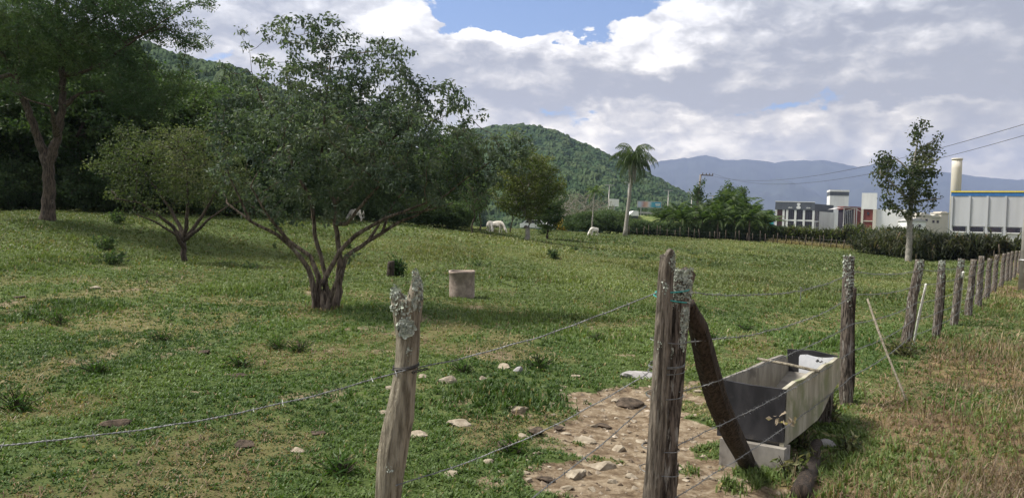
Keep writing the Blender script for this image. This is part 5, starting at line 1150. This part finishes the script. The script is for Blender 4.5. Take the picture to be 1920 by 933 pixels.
# ------------------------------------------------------------------ cows
def cow_mesh(pose):
    """zebu cow facing +x; pose 'graze' or 'stand'"""
    V = []; E = []; R = []
    def v(p, r, par=None):
        V.append(p); R.append(r); i = len(V) - 1
        if par is not None: E.append((par, i))
        return i
    h = v((-.55, 0, 1.12), (.27, .30)); m = v((-.15, 0, 1.08), (.31, .37), h); s = v((.30, 0, 1.10), (.30, .36), m); f = v((.62, 0, 1.12), (.24, .30), s)
    v((.38, 0, 1.42), (.12, .13), s); t0 = v((-.82, 0, 1.20), (.14, .14), h); t1 = v((-.93, 0, .95), (.03, .03), t0); t2 = v((-.95, 0, .5), (.025, .025), t1); v((-.95, 0, .38), (.05, .05), t2)
    if pose == 'graze':
        n1 = v((.92, 0, .92), (.16, .20), f); n2 = v((1.15, 0, .55), (.12, .14), n1); h1 = v((1.25, 0, .36), (.12, .12), n2); h2 = v((1.38, 0, .16), (.09, .09), h1); v((1.44, 0, .06), (.07, .06), h2)
        hd = (1.23, .40)
    else:
        n1 = v((.92, 0, 1.25), (.15, .20), f); n2 = v((1.12, 0, 1.45), (.12, .14), n1); h1 = v((1.24, 0, 1.50), (.12, .12), n2); h2 = v((1.45, 0, 1.36), (.09, .09), h1); v((1.56, 0, 1.30), (.07, .06), h2); hd = (1.2, 1.55)
    for sy in (-1, 1):
        v((hd[0] - .03, sy * .24, hd[1] + (.02 if pose == 'graze' else 0)), (.045, .03), h1)
        k = v((.52, sy * .17, .85), (.12, .13), s); k2 = v((.53, sy * .17, .48), (.065, .065), k); k3 = v((.50 + .06 * sy, sy * .17, .10), (.045, .045), k2); v((.54 + .06 * sy, sy * .17, .03), (.06, .055), k3)
        a = v((-.58, sy * .18, .90), (.15, .17), h); a2 = v((-.45, sy * .18, .66), (.11, .11), a); a3 = v((-.66, sy * .18, .42), (.06, .06), a2); a4 = v((-.62 - .06 * sy, sy * .18, .10), (.045, .045), a3); v((-.58 - .06 * sy, sy * .18, .03), (.06, .055), a4)
    me = bpy.data.meshes.new('tmp'); me.from_pydata(V, E, []); o = bpy.data.objects.new('tmp', me); COL.objects.link(o)
    md = o.modifiers.new('s', 'SKIN')
    for i, r_ in enumerate(R): me.skin_vertices[0].data[i].radius = r_
    me.skin_vertices[0].data[0].use_root = True
    sb = o.modifiers.new('b', 'SUBSURF'); sb.levels = 2; sb.render_levels = 2
    dg = bpy.context.evaluated_depsgraph_get(); dg.update(); out = bpy.data.meshes.new_from_object(o.evaluated_get(dg)); bpy.data.objects.remove(o)
    for p_ in out.polygons: p_.use_smooth = True
    out.materials.clear(); out.materials.append(MT['cow']); out.name = 'cow'; return out, hd
# skin data layer has to exist before radii are set
_orig = bpy.types.MeshSkinVertexLayer
def build_cow(pose, p, rz, s, lb):
    me, hd = cow_mesh(pose); e = empty('cow', p, rz); e.scale = (s, s, s); tag(e, lb, 'cow'); o = bpy.data.objects.new('body', me); COL.objects.link(o); o.parent = e
    for sy in (-1, 1):
        mb = MB(); mb.tube([[hd[0], sy * .09, hd[1] + .05], [hd[0] - .02, sy * .17, hd[1] + .12], [hd[0] - .02, sy * .19, hd[1] + .2]], [.03, .022, .008], 6); mb.build('horn', MT['horn'], e, True)
    return e
build_cow('graze', GD(918, 67), math.radians(-75), .68, 'white cow grazing with its head towards the camera, left of the pair')
build_cow('graze', GD(932, 68), math.radians(-35), .72, 'white cow grazing with its head down to the right, right of the pair')
build_cow('graze', GD(1114, 83), math.radians(215), .62, 'white cow grazing alone near the small thin palm')
build_cow('graze', GD(668, 49), math.radians(165), .52, 'white cow half hidden behind the limbs of the multi-stemmed tree')

# ------------------------------------------------------------------ buildings and distant structures
class Bld:
    """local frame: x along the facade (right), y away, z up; origin at the left front corner"""
    def __init__(s, name, label, px, D, ang, cat='building', z0=None):
        g = GD(px, D); s.o = empty(name, (g.x, g.y, z0 if z0 is not None else g.z), math.radians(ang)); tag(s.o, label, cat)
    def box(s, name, mat, x0, x1, y0, y1, z0, z1, parent=None):
        mb = MB(); mb.box(((x0 + x1) / 2, (y0 + y1) / 2, (z0 + z1) / 2), (x1 - x0, y1 - y0, z1 - z0)); o = mb.build(name, MT[mat], parent or s.o); return o
sc_ = 240 / FPX      # metres per photo pixel at 240 m
def zz(px, py, D): return PX(px, py, D).z
# office block: dark fascia, white frame, dark red glazing
D = 240; B = Bld('office_building', 'two-storey building with dark grey fascia, white columns and dark reddish glass', 1451, D, -20)
gz0 = B.o.location.z; zt = zz(1480, 379, D) - gz0; zf = zz(1480, 393.5, D) - gz0; zm = zz(1480, 413, D) - gz0; Wd = 69 * sc_
B.box('wall', 'cream', .1, Wd - .1, 1.2, 9, -1, zf)
B.box('fascia', 'grey_dark', 0, Wd, -.2, 9.2, zf, zt); B.box('roof_edge', 'white', -.05, Wd + .05, -.25, 9.25, zt, zt + .18)
xs = [0, 13.2, 19.5, 34, 49, 65.5]
for i, x in enumerate(xs): B.box('column', 'white', x * sc_, x * sc_ + .62, -.1, .55, -1, zf)
B.box('floor_band', 'white', .62, Wd, 0.02, .5, zm - .2, zm + .25)
for i in range(5):
    x0 = xs[i] * sc_ + .62; x1 = xs[i + 1] * sc_
    for (a, b_) in ((zm + .25, zf), (-.9, zm - .2)):
        fo = B.box('window', 'glass_red' if i in (0, 1) else 'glass', x0, x1, .3, .42, a, b_); 
        for q in (1, 2): B.box('mullion', 'grey_dark', x0 + (x1 - x0) * q / 3 - .03, x0 + (x1 - x0) * q / 3 + .03, .22, .298, a, b_, fo)
# mast sign on the fascia: pale round-cornered emblem and two small pale words
mb = MB()
def disc(mb, cx, cz, rx, rz_, y, n=16): mb.prism([(cx + rx * math.copysign(abs(math.cos(a)) ** .7, math.cos(a)), cz + rz_ * math.copysign(abs(math.sin(a)) ** .7, math.sin(a))) for a in np.arange(n) * 2 * np.pi / n], .06, (0, y, 0), (1, 0, 0), (0, 0, 1), (0, 1, 0))
ex = 41 * sc_; disc(mb, ex, zf + .55 * (zt - zf) + .45, .5, .36, -.30); disc(mb, ex, zf + .30 * (zt - zf), .62, .42, -.30); disc(mb, ex, zf + .50 * (zt - zf), .30, .35, -.29); o = mb.build('emblem', MT['white'], B.o)
def text(name, body, size, parent, loc, mat, rot=(math.pi / 2, 0, 0), ext=.02):
    cu = bpy.data.curves.new(name, 'FONT'); cu.body = body; cu.size = size; cu.extrude = ext; cu.align_x = 'CENTER'; cu.align_y = 'CENTER'; t_ = bpy.data.objects.new('t', cu); COL.objects.link(t_)
    dg = bpy.context.evaluated_depsgraph_get(); dg.update(); me = bpy.data.meshes.new_from_object(t_.evaluated_get(dg)); bpy.data.objects.remove(t_); me.materials.clear(); me.materials.append(MT[mat])
    o = bpy.data.objects.new(name, me); COL.objects.link(o); o.parent = parent; o.location = loc; o.rotation_euler = rot; return o
for xx in (26.5, 58):
    mb = MB()
    for q in range(5): mb.box((xx * sc_ + (q - 2) * .24, -.24, zf + .62 + (.05 if q in (1, 3) else 0)), (.17, .06, .26 + (.14 if q in (1, 3) else 0)))
    mb.build('lettering', MT['white'], B.o)
# receding wing of the office
B2 = Bld('office_wing', 'windowed wing with dark fascia and blank white wall, receding right of the columned building', 1520.6, 240.6, 38)
g2 = B2.o.location.z; D2 = 240; k = sc_ * 1.27
B2.box('fascia', 'grey_dark', .05, 58 * k, 0, 6, zf + .02, zt - .12); B2.box('glazing', 'glass', .4, 20 * k, .25, 5.8, zm + .25, zf + .02); B2.box('glazing', 'glass', .4, 20 * k, .25, 5.8, -1, zm - .2); B2.box('floor_band', 'white', .2, 20 * k, .1, 5.8, zm - .2, zm + .25)
B2.box('wall', 'white', 20.2 * k, 62 * k, .05, 5.9, -1, zf + .01)
B2.box('column', 'white', 9 * k, 9 * k + .3, .0, .22, -1, zm - .2)
# tower
D = 262; B = Bld('tower', 'square white tower block with a dark grey band under its top', 1552.5, D, -12); s3 = D / FPX; g = B.o.location.z
z1 = zz(1568, 356, D) - g; B.box('wall', 'white', 0, 33 * s3, 0, 5.5, -1, z1 - 1.9); B.box('band', 'grey_dark', -.04, 33 * s3 + .04, -.05, 5.55, z1 - 1.9, z1 - .6); B.box('parapet', 'white', -.1, 33 * s3 + .1, -.12, 5.6, z1 - .6, z1)
# canopy
D = 225; B = Bld('canopy', 'pale curved entrance canopy on thin white posts between the buildings', 1562, D, 0, 'canopy'); s3 = D / FPX; g = B.o.location.z
zc = zz(1585, 392, D) - g; mb = MB(); pr = [(0, zc - .1), (12 * s3, zc + .45), (26 * s3, zc + .65), (40 * s3, zc + .6), (51 * s3, zc + .8), (51 * s3, zc + .66), (40 * s3, zc + .4), (26 * s3, zc + .4), (12 * s3, zc + .2)]; mb.prism(pr, 5, (0, 0, 0), (1, 0, 0), (0, 0, 1), (0, 1, 0)); mb.build('roof', MT['roof_grey'], B.o)
for x in (18, 38, 42): B.box('post', 'white', x * s3, x * s3 + .18, .2, .4, -1, zc + .4)
mb = MB(); mb.tube([[24 * s3, .3, zc - .4], [38 * s3, .3, zc + .3]], .07, 4); mb.tube([[40 * s3, .3, zc + .3], [50 * s3, .3, zc - .5]], .07, 4); mb.build('strut', MT['white'], B.o)
# glazed link behind the canopy
B = Bld('link_building', 'low glazed link with a dark red upper wall behind the canopy', 1580, 236, 0); s3 = 236 / FPX; g = B.o.location.z; zr = zz(1600, 387, 236) - g
B.box('wall', 'red', 0, 33 * s3, .5, 5, zr - .9, zr); B.box('wall', 'red', 20 * s3, 33 * s3, .3, 5, -1, zr - .92); fo = B.box('window', 'glass', .3, 19.5 * s3, .8, 4.9, -1, zr - .92)
for q in range(6): B.box('mullion', 'white', .3 + q * .55, .36 + q * .55, .70, .79, -1, zr - .95, fo)
# white building with red panel
D = 215; B = Bld('workshop_building', 'white building with dark red wall panels left of the lone airy tree', 1612, D, -25); s3 = D / FPX; g = B.o.location.z; z1 = zz(1630, 362, D) - g
B.box('wall', 'white', 0, 26 * s3, 0, 7, z1 - 4.4, z1); B.box('wall', 'red', 4 * s3, 20 * s3, .25, 6.8, -1, z1 - 4.42); B.box('column', 'cream', 0, 4 * s3, -.05, .6, -1, z1 - 4.42); B.box('column', 'cream', 20.2 * s3, 26 * s3, -.05, 6.8, -1, z1 - 4.42); B.box('floor_band', 'cream', 4 * s3, 20 * s3, .05, .23, z1 - 7.75, z1 - 7.45)
fo = B.box('window', 'glass', 10 * s3, 14 * s3, .16, .24, z1 - 5.9, z1 - 5.2)
B.box('annex_wall', 'white', 26.1 * s3, 76 * s3, .6, 8, -1, z1 - 4.2 - .1); 
# cream houses
D = 205
for i, (px, py, w, mats, lb) in enumerate([(1716, 404, 28, 'cream', 'cream low house with a shallow roof right of the lone airy tree'), (1700, 414, 34, 'white', 'small white gabled house directly behind the lone tree'), (1742, 407, 20, 'cream', 'narrow cream house left of the cream tower'), (1762, 400, 14, 'cream', 'small cream tower with a flat cap left of the striped warehouse')]):
    Di = 205 + i * 4 - (8 if i == 1 else 0); B = Bld('small_house' if i < 3 else 'cream_tower', lb, px, Di, 0, 'house' if i < 3 else 'tower'); s3 = Di / FPX; g = B.o.location.z; z1 = zz(px, py, Di) - g; W = w * s3
    B.box('wall', mats, 0, W, 0, 5, -1, z1)
    if i < 3:
        mb = MB(); mb.prism([(-.25, z1 + .003), (W + .25, z1 + .003), (W + .25, z1 + .12), (W * .45, z1 + .85), (-.25, z1 + .12)], 5.6, (0, -.3, 0), (1, 0, 0), (0, 0, 1), (0, 1, 0)); mb.build('roof', MT['roof_grey' if i == 1 else 'cream'], B.o)
        for q in range(2): B.box('window', 'glass', W * (.2 + .4 * q), W * (.2 + .4 * q) + .6, -.05, .1, z1 - 1.5, z1 - .8)
    else: B.box('roof_cap', 'cream', -.3, W + .3, -.3, 5.3, z1, z1 + .3); B.box('roof_cap', 'cream', .3, W - .3, .3, 4.7, z1 + .3, z1 + .6)
# warehouse with yellow and blue bands
D = 150; B = Bld('warehouse', 'large light grey panelled warehouse with yellow and blue bands along its roof', 1779, D, -35); s3 = D / FPX; g = B.o.location.z; z1 = zz(1800, 358.5, D) - g; Lw = 330 * s3
B.box('wall', 'grey_light', 0, Lw, .1, 14, z1 - 6.6, z1 - .95); B.box('blue_band', 'blue', -.02, Lw, .03, 14.02, z1 - .94, z1 - .25); B.box('yellow_band', 'yellow', -.08, Lw, -.05, 14.08, z1 - .25, z1)
B.box('wall', 'white', 0, Lw, .35, 13.9, -1, z1 - 6.62)
for i in range(9):
    x = i * 28.5 * s3; B.box('pillar', 'grey_light', x, x + .35, -.12, .09, -1, z1 - .96)
    fo = B.box('window', 'glass', x + .5, x + 28.5 * s3 - .3, .12, .3, z1 - 7.6, z1 - 6.75); B.box('sill', 'white', x + .4, x + 28.5 * s3 - .2, .02, .3, z1 - 7.8, z1 - 7.62, fo)
# chimney
D = 175; g = GD(1787, D); tp = PX(1795, 300, D); e = empty('chimney', g); tag(e, 'tall cream concrete silo tower rising behind the striped warehouse', 'silo'); mb = MB(); h = tp.z - g.z; mb.tube([[0, 0, -1], [0, 0, h * .9], [0, 0, h]], [1.08, 1.04, 1.02], 20); mb.build('shaft', MT['cream'], e, True); mb = MB(); mb.tube([[0, 0, h], [0, 0, h + .35]], [1.12, 1.12], 20); mb.build('cap', MT['cream'], e, True)
# turquoise shed
B = Bld('shed', 'turquoise shed wall behind the palm grove', 1436, 190, 0, 'shed'); s3 = 190 / FPX; g = B.o.location.z; z1 = zz(1445, 397, 190) - g; B.box('wall', 'turq', 0, 13 * s3, 0, 4, -1, z1); B.box('roof', 'grey_dark', -.1, 13.5 * s3, -.1, 4.1, z1, z1 + .15)
# billboard
D = 170; s3 = D / FPX; B = Bld('billboard', 'wide roadside billboard with a pale left half and blue right half', 1193, D, 0, 'billboard'); g = B.o.location.z; z1 = zz(1215, 377, D) - g; W = 45 * s3; Hb = 12.5 * s3
o = B.box('frame', 'metal', 0, W, 0, .3, z1 - Hb, z1)
for x in (.8, W - .8): B.box('post', 'metal', x - .1, x + .1, .05, .25, -1, z1 - Hb)
m, t, b = new_mat('billboard_print'); tc = t.nodes.new('ShaderNodeTexCoord'); sp = t.nodes.new('ShaderNodeSeparateXYZ'); t.links.new(tc.outputs['Object'], sp.inputs[0]); n = nz(tc.outputs['Object'], 1.1, 4, .5, .4)
cr = t.nodes.new('ShaderNodeValToRGB'); f = S(sp.outputs[0]) * (1 / W) + (n - .5) * .16; t.links.new(f.k, cr.inputs[0]); e_ = cr.color_ramp.elements; e_[0].position = .12; e_[0].color = (.42, .46, .58, 1); e_[1].position = .72; e_[1].color = (.06, .28, .42, 1)
for p_, c_ in ((.25, (.40, .22, .20)), (.38, (.55, .36, .28)), (.5, (.50, .50, .55)), (.6, (.08, .33, .42))): q = e_.new(p_); q.color = (*c_, 1)
t.links.new(cr.outputs[0], b.inputs['Base Color']); mb = MB(); mb.box((W / 2, -.02, z1 - Hb / 2), (W - .3, .03, Hb - .3)); mb.build('poster', m, B.o)
mb = MB(); mb.box((W * .84, -.06, z1 - Hb * .42), (W * .2, .03, .22)); mb.box((W * .84, -.06, z1 - Hb * .62), (W * .16, .03, .14)); mb.build('lettering', MT['white'], B.o)
B = Bld('billboard', 'blank white billboard seen left of the tall palm', 1141, 165, 6, 'billboard'); g = B.o.location.z; s3 = 165 / FPX; z1 = zz(1150, 373, 165) - g; B.box('panel', 'white', 0, 17.5 * s3, 0, .25, z1 - 13.5 * s3, z1); B.box('post', 'metal', .9, 1.1, .05, .2, -1, z1 - 13.5 * s3)
# overpass rail, shed, bank
B = Bld('roadside_shed', 'low shed with a pale sheet roof between the tall palm and the billboard', 1176, 150, 0, 'shed'); s3 = 150 / FPX; g = B.o.location.z; z1 = zz(1185, 395, 150) - g; B.box('wall', 'grey_dark', .3, 19 * s3, .3, 4, -1, z1 - .9); mb = MB(); mb.prism([(0, z1 - .95), (20 * s3, z1 - .95), (19 * s3, z1), (1, z1)], 4.6, (0, -.2, 0), (1, 0, 0), (0, 0, 1), (0, 1, 0)); mb.build('roof', MT['white'], B.o)
B = Bld('guard_rail', 'grey road guard rail below the billboard', 1198, 160, 0, 'rail'); s3 = 160 / FPX; g = B.o.location.z; z1 = zz(1210, 398, 160) - g; B.box('beam', 'metal', 0, 36 * s3, 0, .1, z1 - .25, z1 + .1)
for q in range(6): B.box('post', 'metal', q * .7 + .1, q * .7 + .2, .11, .2, -1, z1)
bank = MB(); g = GD(1200, 140); n = 14
Vb = []; 
for j, (yy_, hh_) in enumerate([(0, 0), (6, 1.6), (12, zz(1215, 401, 152) - g.z), (20, zz(1215, 401, 152) - g.z), (40, 0)]):
    for i in range(n): q = i / (n - 1); Vb.append([g.x - 4 + q * 18, g.y + yy_, g.z - .3 + hh_ * math.sin(min(1, min(q, 1 - q) * 6) * math.pi / 2)])
bank.add(Vb, [[j * n + i, j * n + i + 1, (j + 1) * n + i + 1, (j + 1) * n + i] for j in range(4) for i in range(n - 1)]); tag(bank.build('embankment', pmat('bank_grass', (.085, .12, .03), (.14, .16, .05), .8, (1, 1, 1), 1, 0), None, True), 'grassy road embankment below the billboard', None, None, 'structure')
def lamp_pole(px, ptop, D, lb, double=True, pbase=None):
    g = GD(px - 1, D); tp = PX(px, ptop, D); e = empty('street_lamp', g); tag(e, lb, 'street lamp'); h = tp.z - g.z; mb = MB(); mb.tube([[0, 0, -.5], [0, 0, h]], [.14, .09], 8); mb.build('pole', MT['pole'], e, True)
    for s in ((-1, 1) if double else (-1,)): mb = MB(); mb.box((s * .5, 0, h), (.9, .25, .16)); mb.build('lamp_head', MT['metal'], e)
lamp_pole(1140, 347, 160, 'double-armed street lamp behind the blank white billboard'); lamp_pole(1176, 342, 168, 'single street lamp just left of the tall palm trunk', False)
lamp_pole(1251, 357, 170, 'double-armed street lamp right of the blue and pale billboard'); lamp_pole(1295, 360, 172, 'thin lamp post just left of the slanting utility pole', False); lamp_pole(1334, 367, 172, 'lamp post rising out of the palm grove right of the slanting pole', True)
# vehicles glimpsed on the far road
def far_car(px, D, lb, mat, van=False):
    g = GD(px, D); e = empty('parked_car', (g.x, g.y, g.z + .0)); tag(e, lb, 'car'); mb = MB(); Hh = 1.5 if not van else 2.0
    mb.prism([(-2.1, .35), (2.1, .35), (2.15, .8), (1.3, .95), (.8, Hh), (-1.2, Hh), (-1.8, .98), (-2.15, .85)], 1.7, (0, 0, 0), (1, 0, 0), (0, 0, 1), (0, 1, 0)); mb.build('body', MT[mat], e)
    mb = MB(); mb.prism([(1.05, 1.0), (.7, Hh - .1), (-1.1, Hh - .1), (-1.55, 1.0)], 1.74, (0, -.02, 0), (1, 0, 0), (0, 0, 1), (0, 1, 0)); mb.build('window', MT['glass'], e)
    for x in (-1.3, 1.3): mb = MB(); mb.tube([[x, -.02, .33], [x, .2, .33]], .33, 14); mb.build('wheel', MT['horn'], e)
far_car(1003, 112, 'white car parked far off behind the lichen-trunked tree', 'white'); far_car(1046, 116, 'pale car parked far off left of the yellow flowering bush', 'white', True)
yb = weed('flowering_bush', GD(1052, 108), 1.9, 2.6, 40, .30, .6, [(.35, .25, .02), (.45, .30, .02), (.10, .12, .03)], 'yellow flowering bush far off right of the lichen-trunked tree', 140, 'bush')
